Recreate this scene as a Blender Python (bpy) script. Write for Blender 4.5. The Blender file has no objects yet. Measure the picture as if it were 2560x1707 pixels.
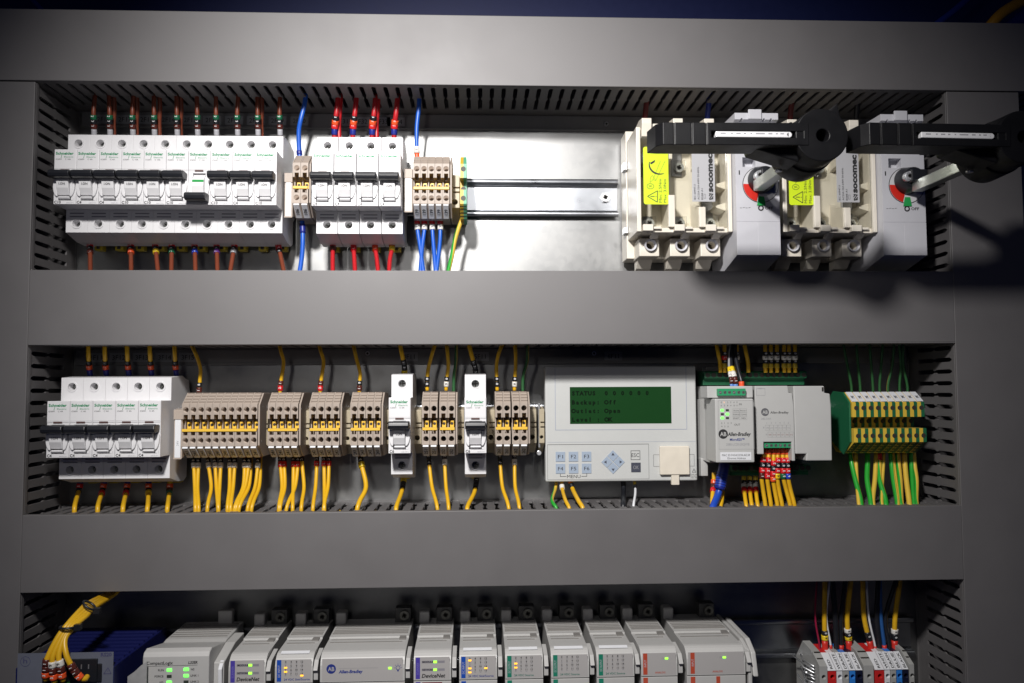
import bpy, bmesh, math, random
from mathutils import Vector, Matrix
random.seed(7)
scene = bpy.context.scene
COL = scene.collection
S = 0.001                                   # everything below is written in millimetres
# ------------------------------------------------------------------ camera
CAMP = 765.0                                # camera distance from the mounting plate (mm)
PITCH, YAW, ROLL, F = 0.05970434, 0.04280329, -0.00458937, 2100.0
_f = Vector((math.sin(YAW)*math.cos(PITCH), math.cos(YAW)*math.cos(PITCH), math.sin(PITCH)))
_r = Vector((math.cos(YAW), -math.sin(YAW), 0)); _u = _r.cross(_f)
_c, _s = math.cos(ROLL), math.sin(ROLL)
RT, UP = _c*_r+_s*_u, -_s*_r+_c*_u
cam = bpy.data.cameras.new('camera'); camo = bpy.data.objects.new('camera', cam); COL.objects.link(camo)
cam.sensor_width = 36; cam.lens = F/2560*36; cam.clip_start = 0.01; cam.clip_end = 50
m = Matrix.Identity(4)
for i in range(3):
    m[i][0], m[i][1], m[i][2] = RT[i], UP[i], -_f[i]
m[1][3] = -CAMP*S
camo.matrix_world = m
scene.camera = camo
# ------------------------------------------------------------------ light
w = bpy.data.worlds.new('World'); scene.world = w; w.use_nodes = True
nt = w.node_tree; bg = nt.nodes['Background']
bg.inputs[0].default_value = (0.10, 0.16, 0.60, 1); bg.inputs[1].default_value = 0.030
def lamp(name, kind, loc, energy, color, aim=None, **kw):
    l = bpy.data.lights.new(name, kind); l.energy = energy; l.color = color
    for k, v in kw.items(): setattr(l, k, v)
    o = bpy.data.objects.new(name, l); COL.objects.link(o)
    o.location = Vector((loc[0], -loc[1], loc[2]))*S
    if aim is not None:
        d = (Vector((aim[0], -aim[1], aim[2]))*S-o.location).normalized()
        o.rotation_euler = d.to_track_quat('-Z', 'Y').to_euler()
    return o
lamp('inspection_lamp', 'SPOT', (-120, 700, 425), 35.0, (1, .972, .945), aim=(5, 80, 50),
     spot_size=math.radians(81), spot_blend=1.0, shadow_soft_size=0.032)
lamp('torch', 'SPOT', (75, 720, 375), 3.0, (1, .972, .945), aim=(40, 80, 110),
     spot_size=math.radians(60), spot_blend=1.0, shadow_soft_size=0.014)
lamp('head_lamp', 'SPOT', (-150, 745, 120), 1.0, (1, .96, .93), aim=(20, 80, -20),
     spot_size=math.radians(100), spot_blend=1.0, shadow_soft_size=0.03)
scene.view_settings.view_transform = 'Standard'; scene.view_settings.look = 'None'
scene.view_settings.exposure = 0; scene.view_settings.gamma = 1; scene.view_settings.use_curve_mapping = False
scene.render.engine = 'CYCLES'
# ------------------------------------------------------------------ helpers
def P(px, py, p):
    """photo pixel -> (x, z) in mm on the plane that stands p mm in front of the plate"""
    u, v = (px-1280)/F, -(py-853.5)/F
    d = RT*u+UP*v+_f
    t = (CAMP-p)/d.y
    return d.x*t, d.z*t
def X(px, py, p): return P(px, py, p)[0]
def Z(px, py, p): return P(px, py, p)[1]
MATS = {}
def M(name, col=(.5, .5, .5), rough=.45, metal=0., var=.06, bump=0., scale=120., emit=0., spec=.5):
    if name in MATS: return MATS[name]
    mt = bpy.data.materials.new(name); mt.use_nodes = True
    n = mt.node_tree; b = n.nodes['Principled BSDF']
    b.inputs['Base Color'].default_value = (*col, 1); b.inputs['Roughness'].default_value = rough
    b.inputs['Metallic'].default_value = metal; b.inputs['Specular IOR Level'].default_value = spec
    if emit:
        b.inputs['Emission Color'].default_value = (*col, 1); b.inputs['Emission Strength'].default_value = emit
    elif var or bump:
        tc = n.nodes.new('ShaderNodeTexCoord'); nz = n.nodes.new('ShaderNodeTexNoise')
        nz.inputs['Scale'].default_value = scale; nz.inputs['Detail'].default_value = 5
        n.links.new(tc.outputs['Object'], nz.inputs['Vector'])
        mx = n.nodes.new('ShaderNodeMix'); mx.data_type = 'RGBA'
        mx.inputs[6].default_value = (*[c*(1-var*1.6) for c in col], 1)
        mx.inputs[7].default_value = (*[min(1, c*(1+var*1.6)) for c in col], 1)
        n.links.new(nz.outputs['Fac'], mx.inputs[0]); n.links.new(mx.outputs[2], b.inputs['Base Color'])
        mr = n.nodes.new('ShaderNodeMapRange'); mr.inputs[3].default_value = max(.03, rough-.12*min(1, var*8)); mr.inputs[4].default_value = min(1, rough+.12*min(1, var*8))
        n.links.new(nz.outputs['Fac'], mr.inputs[0]); n.links.new(mr.outputs[0], b.inputs['Roughness'])
        if bump:
            n2 = n.nodes.new('ShaderNodeTexNoise'); n2.inputs['Scale'].default_value = 1800; n2.inputs['Detail'].default_value = 2
            n.links.new(tc.outputs['Object'], n2.inputs['Vector'])
            bp = n.nodes.new('ShaderNodeBump'); bp.inputs['Strength'].default_value = bump; bp.inputs['Distance'].default_value = .0003
            n.links.new(n2.outputs['Fac'], bp.inputs['Height']); n.links.new(bp.outputs[0], b.inputs['Normal'])
    MATS[name] = mt
    return mt
DUCT = M('grey duct plastic', (.118, .112, .114), .56, var=.06, bump=.12, scale=25, spec=1.0)
WHITE = M('white breaker plastic', (.74, .735, .75), .38, var=.02)
BLACK = M('black plastic', (.012, .013, .017), .38, var=.1)
GRIP = M('black handle plastic', (.006, .006, .007), .42, var=.1, bump=.2, spec=.25)
BEIGE = M('beige terminal plastic', (.40, .335, .285), .5, var=.04)
CREAMB = M('yellowish bracket plastic', (.44, .38, .27), .45, var=.05)
YELLOW = M('yellow jumper plastic', (.80, .50, .06), .4, var=.04)
YW = M('yellow wire insulation', (.70, .40, .014), .36, var=.05)
YD = M('yellow ferrule', (.62, .44, .03), .45)
BROWN = M('brown wire insulation', (.18, .042, .02), .4)
RED = M('red wire insulation', (.46, .014, .02), .38)
BLUE = M('blue wire insulation', (.012, .10, .52), .34)
NAVY = M('navy ferrule', (.01, .02, .22), .4)
GREEN = M('green wire insulation', (.02, .33, .03), .38)
GRN_SHADED = M('green terminal plastic', (.012, .115, .05), .45)  # shade is put into this green, darker than the plastic itself
GYEL = M('yellow terminal stripe', (.66, .44, .05), .45)
ORANGE = M('orange ferrule', (.85, .10, .03), .42)
GREYW = M('grey wire insulation', (.3, .3, .31), .4)
CLEARG = M('grey ferrule', (.42, .42, .45), .35)
TAG = M('white marker plastic', (.72, .73, .76), .4, var=.02)
INK = M('black ink', (.02, .02, .022), .6, var=0)
INKG = M('grey ink', (.28, .28, .30), .6, var=0)
INKGREEN = M('green ink', (.01, .25, .10), .6, var=0)
INKW = M('white ink', (.75, .75, .75), .5, var=0)
INKBLUE = M('blue ink', (.02, .04, .22), .6, var=0)
STEEL = M('zinc plated steel', (.62, .63, .65), .32, .8, var=.1)
CHROME = M('bright screw steel', (.75, .76, .78), .28, .65, var=.1)
DARKHOLE = M('dark recess', (.03, .026, .022), .6, var=0)
DIG = {'0': BLACK, '1': M('brown sleeve', (.09, .02, .015), .3), '2': M('red sleeve', (.60, .015, .02), .3),
       '3': M('orange sleeve', (.80, .09, .02), .3), '4': M('yellow sleeve', (.78, .55, .02), .3),
       '5': M('green sleeve', (.01, .11, .05), .3), '6': M('blue sleeve', (.02, .05, .45), .3),
       '7': M('violet sleeve', (.12, .03, .22), .3), '8': M('grey sleeve', (.25, .26, .28), .3), '9': M('white sleeve', (.72, .70, .66), .3)}

_glyph = {}
def glyph(s, bold):
    k = (s, bold)
    if k not in _glyph:
        c = bpy.data.curves.new('t', 'FONT'); c.body = s; c.size = 1; c.resolution_u = 2; c.offset = bold
        o = bpy.data.objects.new('t', c); COL.objects.link(o)
        bpy.context.view_layer.update()
        me = bpy.data.meshes.new_from_object(o.evaluated_get(bpy.context.evaluated_depsgraph_get()))
        vs = [(v.co.x, v.co.y) for v in me.vertices]; fs = [tuple(f.vertices) for f in me.polygons]
        _glyph[k] = (vs, fs)
        bpy.data.objects.remove(o); bpy.data.curves.remove(c); bpy.data.meshes.remove(me)
    return _glyph[k]
def catmull(pts, n=6):
    if len(pts) < 3: 
        a, b = Vector(pts[0]), Vector(pts[-1]); return [a.lerp(b, i/4) for i in range(5)]
    q = [Vector(p) for p in pts]; q = [q[0]*2-q[1]]+q+[q[-1]*2-q[-2]]; out = []
    for i in range(1, len(q)-2):
        for k in range(n):
            t = k/n; a, b, c, d = q[i-1:i+3]
            out.append(.5*((2*b)+(c-a)*t+(2*a-5*b+4*c-d)*t*t+(3*b-a-3*c+d)*t**3))
    out.append(q[-2]); return out
class MB:
    """collects shapes given as (x, p, z) in mm; p = height above the plate"""
    def __init__(s): s.v, s.f, s.mi, s.sm, s.mats = [], [], [], [], []
    def _m(s, mat):
        if mat not in s.mats: s.mats.append(mat)
        return s.mats.index(mat)
    def add(s, vs, fs, mat, smooth=False):
        o = len(s.v); s.v += [tuple(v) for v in vs]; k = s._m(mat)
        for i, f in enumerate(fs):
            s.f.append(tuple(o+j for j in f)); s.mi.append(k); s.sm.append(smooth if isinstance(smooth, bool) else smooth[i])
        return s
    def box(s, x0, x1, p0, p1, z0, z1, mat):
        v = [(x, p, z) for x in (x0, x1) for p in (p0, p1) for z in (z0, z1)]
        return s.add(v, [(0, 1, 3, 2), (4, 6, 7, 5), (0, 4, 5, 1), (2, 3, 7, 6), (0, 2, 6, 4), (1, 5, 7, 3)], mat)
    def prism(s, poly, c0, c1, axis, mat, smooth=False):
        n = len(poly)
        def mk(a, b, c): return {'x': (c, a, b), 'p': (a, c, b), 'z': (a, b, c)}[axis]
        v = [mk(a, b, c0) for a, b in poly]+[mk(a, b, c1) for a, b in poly]
        fs = [tuple(range(n)), tuple(range(2*n-1, n-1, -1))]+[(i, (i+1) % n, n+(i+1) % n, n+i) for i in range(n)]
        return s.add(v, fs, mat, [False, False]+[smooth]*n)
    def cyl(s, x, z, r, p0, p1, mat, n=20, axis='p', r2=None, sx=1.0):
        r2 = r if r2 is None else r2
        def mk(a, b, c): return {'p': (a, c, b), 'x': (c, a, b), 'z': (a, b, c)}[axis]
        v = [mk(x+sx*rr*math.cos(2*math.pi*i/n), z+rr*math.sin(2*math.pi*i/n), c) for rr, c in ((r, p0), (r2, p1)) for i in range(n)]
        fs = [tuple(range(n)), tuple(range(2*n-1, n-1, -1))]+[(i, (i+1) % n, n+(i+1) % n, n+i) for i in range(n)]
        return s.add(v, fs, mat, [False, False]+[True]*n)
    def ring(s, x, z, ro, ri, p0, p1, mat, n=22, ps=0., sx=1.0):
        """annulus; ps lowers the inner edge so it reads as a countersink"""
        v = [(x+sx*rr*math.cos(2*math.pi*i/n), c, z+rr*math.sin(2*math.pi*i/n)) for rr, c in ((ro, p0), (ro, p1), (ri, p1-ps), (ri, p0-ps)) for i in range(n)]
        fs = []
        for k in range(4): fs += [(k*n+i, k*n+(i+1) % n, ((k+1) % 4)*n+(i+1) % n, ((k+1) % 4)*n+i) for i in range(n)]
        return s.add(v, fs, mat)
    def tube(s, pts, r, mat, n=8, mat2=None, twist=0., split=.5):
        T = []
        for i in range(len(pts)):
            T.append((Vector(pts[min(i+1, len(pts)-1)])-Vector(pts[max(i-1, 0)])).normalized())
        a = Vector((1, 0, 0)); a = a if abs(T[0].dot(a)) < .9 else Vector((0, 0, 1))
        vs = []
        for i, p in enumerate(pts):
            a = (a-T[i]*a.dot(T[i])).normalized(); b = T[i].cross(a)
            for k in range(n):
                g = 2*math.pi*k/n+twist*i; vs.append(Vector(p)+(a*math.cos(g)+b*math.sin(g))*r)
        fs, fs2 = [], []
        for i in range(len(pts)-1):
            for k in range(n):
                q = (i*n+k, i*n+(k+1) % n, (i+1)*n+(k+1) % n, (i+1)*n+k)
                (fs2 if (mat2 and k >= n*split) else fs).append(q)
        s.add(vs, fs, mat, True)
        if mat2:
            o = len(s.v)-len(vs); k = s._m(mat2)
            for f in fs2: s.f.append(tuple(o+j for j in f)); s.mi.append(k); s.sm.append(True)
        o = len(s.v)-len(vs); k = s._m(mat)
        for base in (0, (len(pts)-1)*n): s.f.append(tuple(o+base+j for j in range(n))); s.mi.append(k); s.sm.append(False)
        return s
    def text(s, t, x, z, p, cap, mat, rot=0., align='l', bold=0., sx=1., shear=0., width=None):
        vs, fs = glyph(t, bold)
        if not vs: return s
        x0 = min(v[0] for v in vs); x1 = max(v[0] for v in vs); k = cap/.70
        if width: sx = width/((x1-x0)*k)
        W_ = (x1-x0)*k*sx; off = {'l': 0, 'c': -W_/2, 'r': -W_}[align]
        c, sn = math.cos(math.radians(rot)), math.sin(math.radians(rot)); out = []
        for a, b in vs:
            a2 = (a-x0)*k*sx+off+shear*b*k; b2 = b*k
            out.append((x+a2*c-b2*sn, p, z+a2*sn+b2*c))
        return s.add(out, fs, mat)
    def line(s, x0, z0, x1, z1, wd, p, mat):
        d = Vector((x1-x0, z1-z0)); d.normalize(); nx, nz = -d.y*wd/2, d.x*wd/2
        return s.add([(x0+nx, p, z0+nz), (x1+nx, p, z1+nz), (x1-nx, p, z1-nz), (x0-nx, p, z0-nz)], [(0, 1, 2, 3)], mat)
    def frame(s, x0, x1, z0, z1, wd, p, mat):
        s.box(x0, x1, p-.1, p, z0, z0+wd, mat); s.box(x0, x1, p-.1, p, z1-wd, z1, mat)
        s.box(x0, x0+wd, p-.1, p, z0+wd, z1-wd, mat); return s.box(x1-wd, x1, p-.1, p, z0+wd, z1-wd, mat)
    def mesh(s, name, flat=False):
        me = bpy.data.meshes.new(name)
        me.from_pydata([(v[0]*S, -v[1]*S, v[2]*S) for v in s.v], [], s.f)
        for mt in s.mats: me.materials.append(mt)
        for i, pl in enumerate(me.polygons): pl.material_index = s.mi[i]; pl.use_smooth = s.sm[i]
        if not flat:
            bm = bmesh.new(); bm.from_mesh(me); bmesh.ops.recalc_face_normals(bm, faces=bm.faces); bm.to_mesh(me); bm.free()
        return me
    def build(s, name, parent=None, bevel=0., cut=None, flat=False, loc=None, seg=2):
        me = s.mesh(name, flat)
        if cut is not None: me = boolean(me, cut.mesh('c'), name)
        o = bpy.data.objects.new(name, me); COL.objects.link(o)
        if parent is not None: o.parent = parent
        if loc is not None: o.location = (loc[0]*S, -loc[1]*S, loc[2]*S)
        if bevel:
            b = o.modifiers.new('bevel', 'BEVEL'); b.width = bevel*S; b.segments = seg; b.limit_method = 'ANGLE'; b.angle_limit = math.radians(40)
        return o
def boolean(me, cm, name):
    a = bpy.data.objects.new('a', me); c = bpy.data.objects.new('c', cm)
    COL.objects.link(a); COL.objects.link(c)
    md = a.modifiers.new('b', 'BOOLEAN'); md.object = c; md.operation = 'DIFFERENCE'; md.solver = 'EXACT'; md.use_self = False
    bpy.context.view_layer.update()
    out = bpy.data.meshes.new_from_object(a.evaluated_get(bpy.context.evaluated_depsgraph_get()))
    bpy.data.objects.remove(a); bpy.data.objects.remove(c); out.name = name
    return out
def thing(name, label, cat, loc=(0, 0, 0), group=None):
    o = bpy.data.objects.new(name, None); COL.objects.link(o); o.empty_display_size = .01
    o.location = (loc[0]*S, -loc[1]*S, loc[2]*S)
    return tag(o, label, cat, group)
def tag(o, label, cat, group=None):
    o['label'] = label; o['category'] = cat
    if group: o['group'] = group
    return o
def copy_tree(o, parent=None):
    c = o.copy(); COL.objects.link(c)
    if parent is not None: c.parent = parent
    for ch in [x for x in KIDS.get(o.name, [])]:
        copy_tree(ch, c)
    return c
KIDS = {}
def remember(o):
    for ch in bpy.data.objects:
        if ch.parent == o: KIDS.setdefault(o.name, []).append(ch); remember(ch)
ORD = ['first', 'second', 'third', 'fourth', 'fifth', 'sixth', 'seventh', 'eighth', 'ninth', 'tenth', 'eleventh', 'twelfth']
# ------------------------------------------------------------------ setting: plate
ZA, ZB, ZC, ZD, ZE, ZF, XL, XR = 313.1, 254.7, 98.3, 39.8, -95.8, -154.9, -358.5, 401.4
pm = bpy.data.materials.new('galvanised sheet'); pm.use_nodes = True
n = pm.node_tree; b = n.nodes['Principled BSDF']; b.inputs['Metallic'].default_value = 1
tc = n.nodes.new('ShaderNodeTexCoord')
vz = n.nodes.new('ShaderNodeTexVoronoi'); vz.inputs['Scale'].default_value = 210; n.links.new(tc.outputs['Object'], vz.inputs['Vector'])
nz = n.nodes.new('ShaderNodeTexNoise'); nz.inputs['Scale'].default_value = 30; nz.inputs['Detail'].default_value = 8; n.links.new(tc.outputs['Object'], nz.inputs['Vector'])
mx = n.nodes.new('ShaderNodeMix'); mx.data_type = 'RGBA'; mx.inputs[6].default_value = (.20, .205, .21, 1); mx.inputs[7].default_value = (.33, .33, .325, 1)
ad = n.nodes.new('ShaderNodeMath'); ad.operation = 'MULTIPLY_ADD'; ad.inputs[1].default_value = .16
n.links.new(vz.outputs['Color'], ad.inputs[0]); n.links.new(nz.outputs['Fac'], ad.inputs[2])
n.links.new(ad.outputs[0], mx.inputs[0]); n.links.new(mx.outputs[2], b.inputs['Base Color'])
mr = n.nodes.new('ShaderNodeMapRange'); mr.inputs[1].default_value = .3; mr.inputs[2].default_value = .9; mr.inputs[3].default_value = .34; mr.inputs[4].default_value = .50
n.links.new(ad.outputs[0], mr.inputs[0]); n.links.new(mr.outputs[0], b.inputs['Roughness'])
bp = n.nodes.new('ShaderNodeBump'); bp.inputs['Strength'].default_value = .05; bp.inputs['Distance'].default_value = .0003
n.links.new(nz.outputs['Fac'], bp.inputs['Height']); n.links.new(bp.outputs[0], b.inputs['Normal'])
PLATE = pm
o = MB().box(-520, 560, -3, 0, -420, ZA+4, PLATE).build('mounting_plate'); o['kind'] = 'structure'
o = MB().box(-900, 900, -130, -126, -700, 800, M('dark blue enclosure', (.012, .02, .10), .5)).build('cabinet_back'); o['kind'] = 'structure'
# ------------------------------------------------------------------ wiring ducts
PT, PB, PW = 71., 17., 44.                 # slot top / bottom / waist heights
def wall(a0, a1, c0, c1, axis, parent, phase=0.):
    """slotted wall: runs along a (x or z), thickness c0..c1"""
    mb = MB(); pitch, hw = 10.0, 1.85
    def B(u0, u1, p0, p1):
        if axis == 'x': mb.box(u0, u1, p0, p1, c0, c1, DUCT)
        else: mb.box(c0, c1, p0, p1, u0, u1, DUCT)
    B(a0, a1, 0, PB); B(a0, a1, PT+1.2, 77)
    k = a0+phase
    while k < a1:
        l, r = k+hw, min(k+pitch-hw, a1)
        if r-l > 1:
            prof = [(l, PB), (r, PB), (r, PW-3), (r+1, PW-1), (r+1, PW+1), (r, PW+3), (r, PT-3), (r+1.3, PT), (r+1.3, PT+1.2),
                    (l-1.3, PT+1.2), (l-1.3, PT), (l, PT-3), (l, PW+3), (l-1, PW+1), (l-1, PW-1), (l, PW-3)]
            if axis == 'x': mb.prism(prof, c0, c1, 'z', DUCT)
            else: mb.prism([(q, u) for u, q in prof], c0, c1, 'x', DUCT)
        k += pitch
    return mb.build('slotted_wall', parent)
def duct(label, x0, x1, z0, z1, walls, phase=0.):
    t = thing('wiring_duct', label, 'cable duct', (0, 0, 0), 'grey slotted wiring ducts')
    MB().box(x0, x1, 0, 1.5, z0, z1, DUCT).build('base', t)
    MB().box(x0, x1, 77.2, 80, z0-.6, z1+.6, DUCT).box(x0, x1, 72.8, 77.2, z0-.6, z0+.4, DUCT).box(x0, x1, 72.8, 77.2, z1-.4, z1+.6, DUCT).build('cover', t, bevel=.9, seg=3) if 'v' not in walls else \
        MB().box(x0-.6, x1+.6, 77.2, 79.6, z0, z1, DUCT).box(x0-.6, x0+.4, 72.8, 77.2, z0, z1, DUCT).box(x1-.4, x1+.6, 72.8, 77.2, z0, z1, DUCT).build('cover', t, bevel=.9, seg=3)
    if 'b' in walls: wall(x0, x1, z0+.5, z0+2.2, 'x', t, phase)
    if 't' in walls: wall(x0, x1, z1-2.2, z1-.5, 'x', t, phase)
    if 'r' in walls: wall(z0, z1, x1-2.2, x1-.5, 'z', t, phase)
    if 'l' in walls: wall(z0, z1, x0+.5, x0+2.2, 'z', t, phase)
    return t
duct('wide grey duct cover running across the very top of the panel', -520, 560, ZB, ZA, 'bt', 4)
duct('grey duct between the white breaker row and the row with the green display', XL+.8, XR-.8, ZD, ZC, 'bt', 2)
duct('grey duct below the green display, above the controller modules', XL+.8, XR-.8, ZF, ZE, 'bt', 5)
duct('upright grey duct along the left side of the panel', XL-62, XL, -420, ZB-1.5, 'vlr', 3)
duct('upright grey duct along the right side behind the black handles', XR, XR+62, -420, ZB-1.5, 'vlr', 6)
# marker strips under the ducts, with equipment plates
STRIP = M('dark strip plastic', (.17, .17, .175), .5)
PLATEW = M('shade-greyed white plate', (.27, .28, .30), .5)  # white plates greyed, the duct's shade put into their colour
def strip(label, zt, plates):
    t = thing('marker_strip', label, 'marker strip', (0, 0, 0), 'marker strips under the ducts')
    MB().box(XL+3, XR-3, 0, 3, zt-13, zt-.6, STRIP).box(XL+3, XR-3, 0, 4.4, zt-14.2, zt-13, STRIP).build('strip', t)
    for px, py, s in plates:
        x = X(px, py, 3); 
        MB().box(x-8, x+8, 3, 3.5, zt-11.3, zt-3.2, PLATEW).text(s, x, zt-9.4, 3.56, 4.2, INK, align='c').build('marker_plate', t, flat=False)
strip('long dark strip with small equipment number plates under the top duct', ZB,
      [(258+i*54.5, 300, '2F%d' % (11+i)) for i in range(10)]+[(855, 298, '2F31'), (903, 298, '2F32'), (954, 298, '2F33'), (990, 298, '2F34')])
strip('long dark strip with small equipment number plates above the green display row', ZD,
      [(240+i*57.5, 885, '3F%d' % (11+i)) for i in range(5)]+[(1022, 883, '4F11'), (1200, 883, '5F11'), (1533, 883, '6F11')])
# ------------------------------------------------------------------ DIN rails
RAILM = M('bright rail zinc', (.36, .375, .40), .30, 1., var=.08, scale=60)
SHAFT = M('shaft steel', (.40, .42, .40), .36, 1., var=.12, scale=60)
def rail(label, x0, x1, zc):
    mb = MB()
    for sg in (1, -1):
        prof = [(6.4, 12.5), (7.3, 12.9), (7.7, 14), (7.8, 15.2), (7.5, 16.6), (6.7, 17.5), (5.7, 17.3), (6.5, 16), (6.6, 14.4), (6.0, 13.4), (1.2, 12.6), (0.1, 11.6), (0.1, 10.6), (1.1, 10.8), (2, 11.7)]
        mb.prism([(a, zc+sg*b) for a, b in prof], x0, x1, 'x', RAILM)
    mb.box(x0, x1, .1, 1.1, zc-10.7, zc+10.7, RAILM)
    r = mb.build('din_rail', bevel=.25)
    tag(r, label, 'mounting rail', 'steel mounting rails')
    return r
ZR1 = Z(1300, 494, 8); ZR2 = -28.0
r1 = rail('bare bright steel rail in the empty middle of the top row', -330, X(1546, 494, 8), ZR1)
rail('steel rail carrying the two cream isolator switches', X(1562, 494, 8), 392, ZR1)
rail('steel rail behind the breakers and terminals of the display row', -330, 385, ZR2)
rail('steel rail behind the controller modules at the bottom', -330, 395, -222)
def screwhead(mb, x, z, r, p, mat=CHROME, ang=20):
    mb.ring(x, z, r, r*.55, p-.5, p+.2, mat, n=18).cyl(x, z, r*.95, p-2, p-.3, mat, n=18)
    a = math.radians(ang)
    for k in range(2):
        c, s = math.cos(a+k*math.pi/2), math.sin(a+k*math.pi/2)
        mb.add([(x+c*r*.8-s*.25*r, p-.25, z+s*r*.8+c*.25*r), (x-c*r*.8-s*.25*r, p-.25, z-s*r*.8+c*.25*r), (x-c*r*.8+s*.25*r, p-.25, z-s*r*.8-c*.25*r), (x+c*r*.8+s*.25*r, p-.25, z+s*r*.8-c*.25*r)], [(0, 1, 2, 3)], DARKHOLE)
    return mb
s_ = screwhead(MB(), 0, 0, 4.2, 4.2).ring(0, 0, 5.2, 3.2, 1.1, 2.6, STEEL, n=6)
xs, zs = P(1513, 495, 2); tag(s_.build('rail_screw', loc=(xs, 0, zs)), 'round bright screw near the right end of the bare rail', 'screw')
for k, (px, py, lb) in enumerate([(1516, 311, 'tiny screw on the dark strip above the bare rail'), (919, 882, 'small screw above the yellow wire in the display row'), (1485, 882, 'small screw on the dark strip above the green display')]):
    xs, zs = P(px, py, 4); tag(screwhead(MB(), 0, 0, 2.0, 4.8, STEEL).build('strip_screw', loc=(xs, 0, zs)), lb, 'screw')
#@@PART2
# ------------------------------------------------------------------ circuit breakers
WINDOW = M('brown indicator window', (.10, .055, .05), .3)
SHADEG = M('grey slot print', (.22, .22, .25), .5)
_bb = MB()
_bb.prism([(8, 22), (8, -20), (15, -24), (15, -44), (22, -47), (36, -46.2), (56, -41.5), (56, -22.5), (78, -22.5), (78, 22.5), (56, 22.5), (56, 41.5), (30, 43.5), (22, 41), (14, 40)], .12, 17.88, 'x', WHITE)
_ct = MB()
for z in (34, -34): _ct.cyl(9, z, 3.3, 46, 60, WHITE, n=24)
_ct.box(3.9, 14.1, 71.5, 80, -19.5, 3.6, WHITE)          # toggle well
_ct.box(.0, .45, 77.3, 80, -23, 23, WHITE)
BREAKER_BODY = boolean(_bb.mesh('body'), _ct.mesh('c'), 'body')
def breaker(rating, off, label, group, loc):
    t = thing('circuit_breaker', label, 'circuit breaker', loc, group)
    o = bpy.data.objects.new('body', BREAKER_BODY); COL.objects.link(o); o.parent = t
    bv = o.modifiers.new('bevel', 'BEVEL'); bv.width = .35*S; bv.segments = 2; bv.limit_method = 'ANGLE'; bv.angle_limit = math.radians(50)
    c = MB()
    for z in (34, -34): MB().ring(9, z, 4.3, 3.25, 55.5, 56.6, WHITE, n=26).build('screw_collar', t)
    c.box(.5, 17.6, 78, 78.5, 5.4, 22.3, WHITE)
    c.build('label_cover', t, bevel=.2)
    for z, a in ((34, 30), (-34, 75)):
        mb = MB(); mb.cyl(9, z, 3.2, 45.5, 48.2, M('breaker screw metal', (.30, .31, .30), .28, .6, var=.2), n=20)
        a2 = math.radians(a+random.uniform(-30, 30))
        for k in range(2):
            cc, ss = math.cos(a2+k*math.pi/2), math.sin(a2+k*math.pi/2)
            mb.add([(9+cc*2.5-ss*.5, 48.25, z+ss*2.5+cc*.5), (9-cc*2.5-ss*.5, 48.25, z-ss*2.5+cc*.5), (9-cc*2.5+ss*.5, 48.25, z-ss*2.5-cc*.5), (9+cc*2.5+ss*.5, 48.25, z+ss*2.5-cc*.5)], [(0, 1, 2, 3)], DARKHOLE)
        mb.build('terminal_screw', t)
    d = MB()
    for sx in (-1, 1):    # moulded crescents either side of the toggle
        n_ = 14; out, inn = [], []
        for i in range(n_+1):
            g = math.radians(70-140*i/n_); out.append((9+sx*(4.6+4.0*math.cos(g)), -8.2+8.8*math.sin(g)))
        poly = out+[(9+sx*4.9, -16.6), (9+sx*4.9, .2)]
        d.prism(poly, 77.6, 79.9, 'p', WHITE)
    d.prism([(78.0, -16.2), (80.3, -16.6), (80.3, -17.6), (79.2, -18.6), (78.0, -19.0)], 4.9, 13.6, 'x', WHITE)
    d.build('toggle_guard', t, bevel=.7, seg=3)
    g = MB()
    if not off:
        g.prism([(72, .8), (79, 1), (82.2, -1.4), (83.0, -5), (82.2, -10), (79.4, -15.4), (74, -16)], 4.3, 13.7, 'x', WHITE)
        tg = g
        k = MB().prism([(76.5, 2.6), (79, 3.4), (87.0, 3.6), (89.6, 2.6), (90.2, .2), (89.4, -2.3), (86.5, -3.0), (79, -2.6)], .7, 17.3, 'x', BLACK)
        k.add([(.7+1, 90.3, 0), (16.5, 90.3, 0), (16.5, 90.3, .25), (1.7, 90.3, .25)], [(0, 1, 2, 3)], BLACK)
        tp = MB().text('I.ON', 9, -7.6, 83.15, 1.75, INK, align='c', bold=.01)
    else:
        g.prism([(72, 2), (77, 2.4), (81, -2), (82.4, -8), (80.4, -15.0), (74, -16)], 4.3, 13.7, 'x', WHITE)
        g.prism([(81.3, -2.5), (81.9, -4.7), (80, -4.7), (80, -2.4)], 4.35, 13.65, 'x', M('green toggle stripe', (.01, .30, .06), .4))
        k = MB().prism([(76.5, -14.0), (79, -14), (87.0, -14.2), (89.6, -15.2), (90.2, -17.4), (89.4, -20), (86.5, -20.8), (79, -20.4)], .7, 17.3, 'x', BLACK)
        tp = MB()
    g.build('toggle_drum', t, bevel=.4)
    k.build('toggle', t, bevel=.7, seg=3)
    tp.text('Schneider', 1.5, 18.0, 78.62, 2.15, INKGREEN, bold=.035, width=14.2)
    tp.text('Electric', 8.2, 15.6, 78.62, 1.2, INKGREEN, bold=.0, width=7.3)
    tp.line(6.4, 17.6, 5.7, 15.0, .35, 78.62, INKGREEN)
    tp.text('iC60H', 1.6, 13.7, 78.62, 1.15, INK, width=4.6); tp.text('C ' + {'C10': '10A', 'C4': '4A', 'C6': '6A'}[rating], 9.0, 13.7, 78.62, 1.15, INK, width=3.9+.6*(rating == 'C10'))
    if not off: tp.text(rating, 1.0, -22.0, 78.1, 2.2, INK, bold=.03)
    tp.text('6000', 13.4, -19.8, 78.1, .8, INKG); tp.text('240/415V~', 10.6, -21.8, 78.1, .8, INKG, width=6.2)
    tp.line(16.6, -17.3, 16.6, -19.8, .16, 78.1, INKG)
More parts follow.
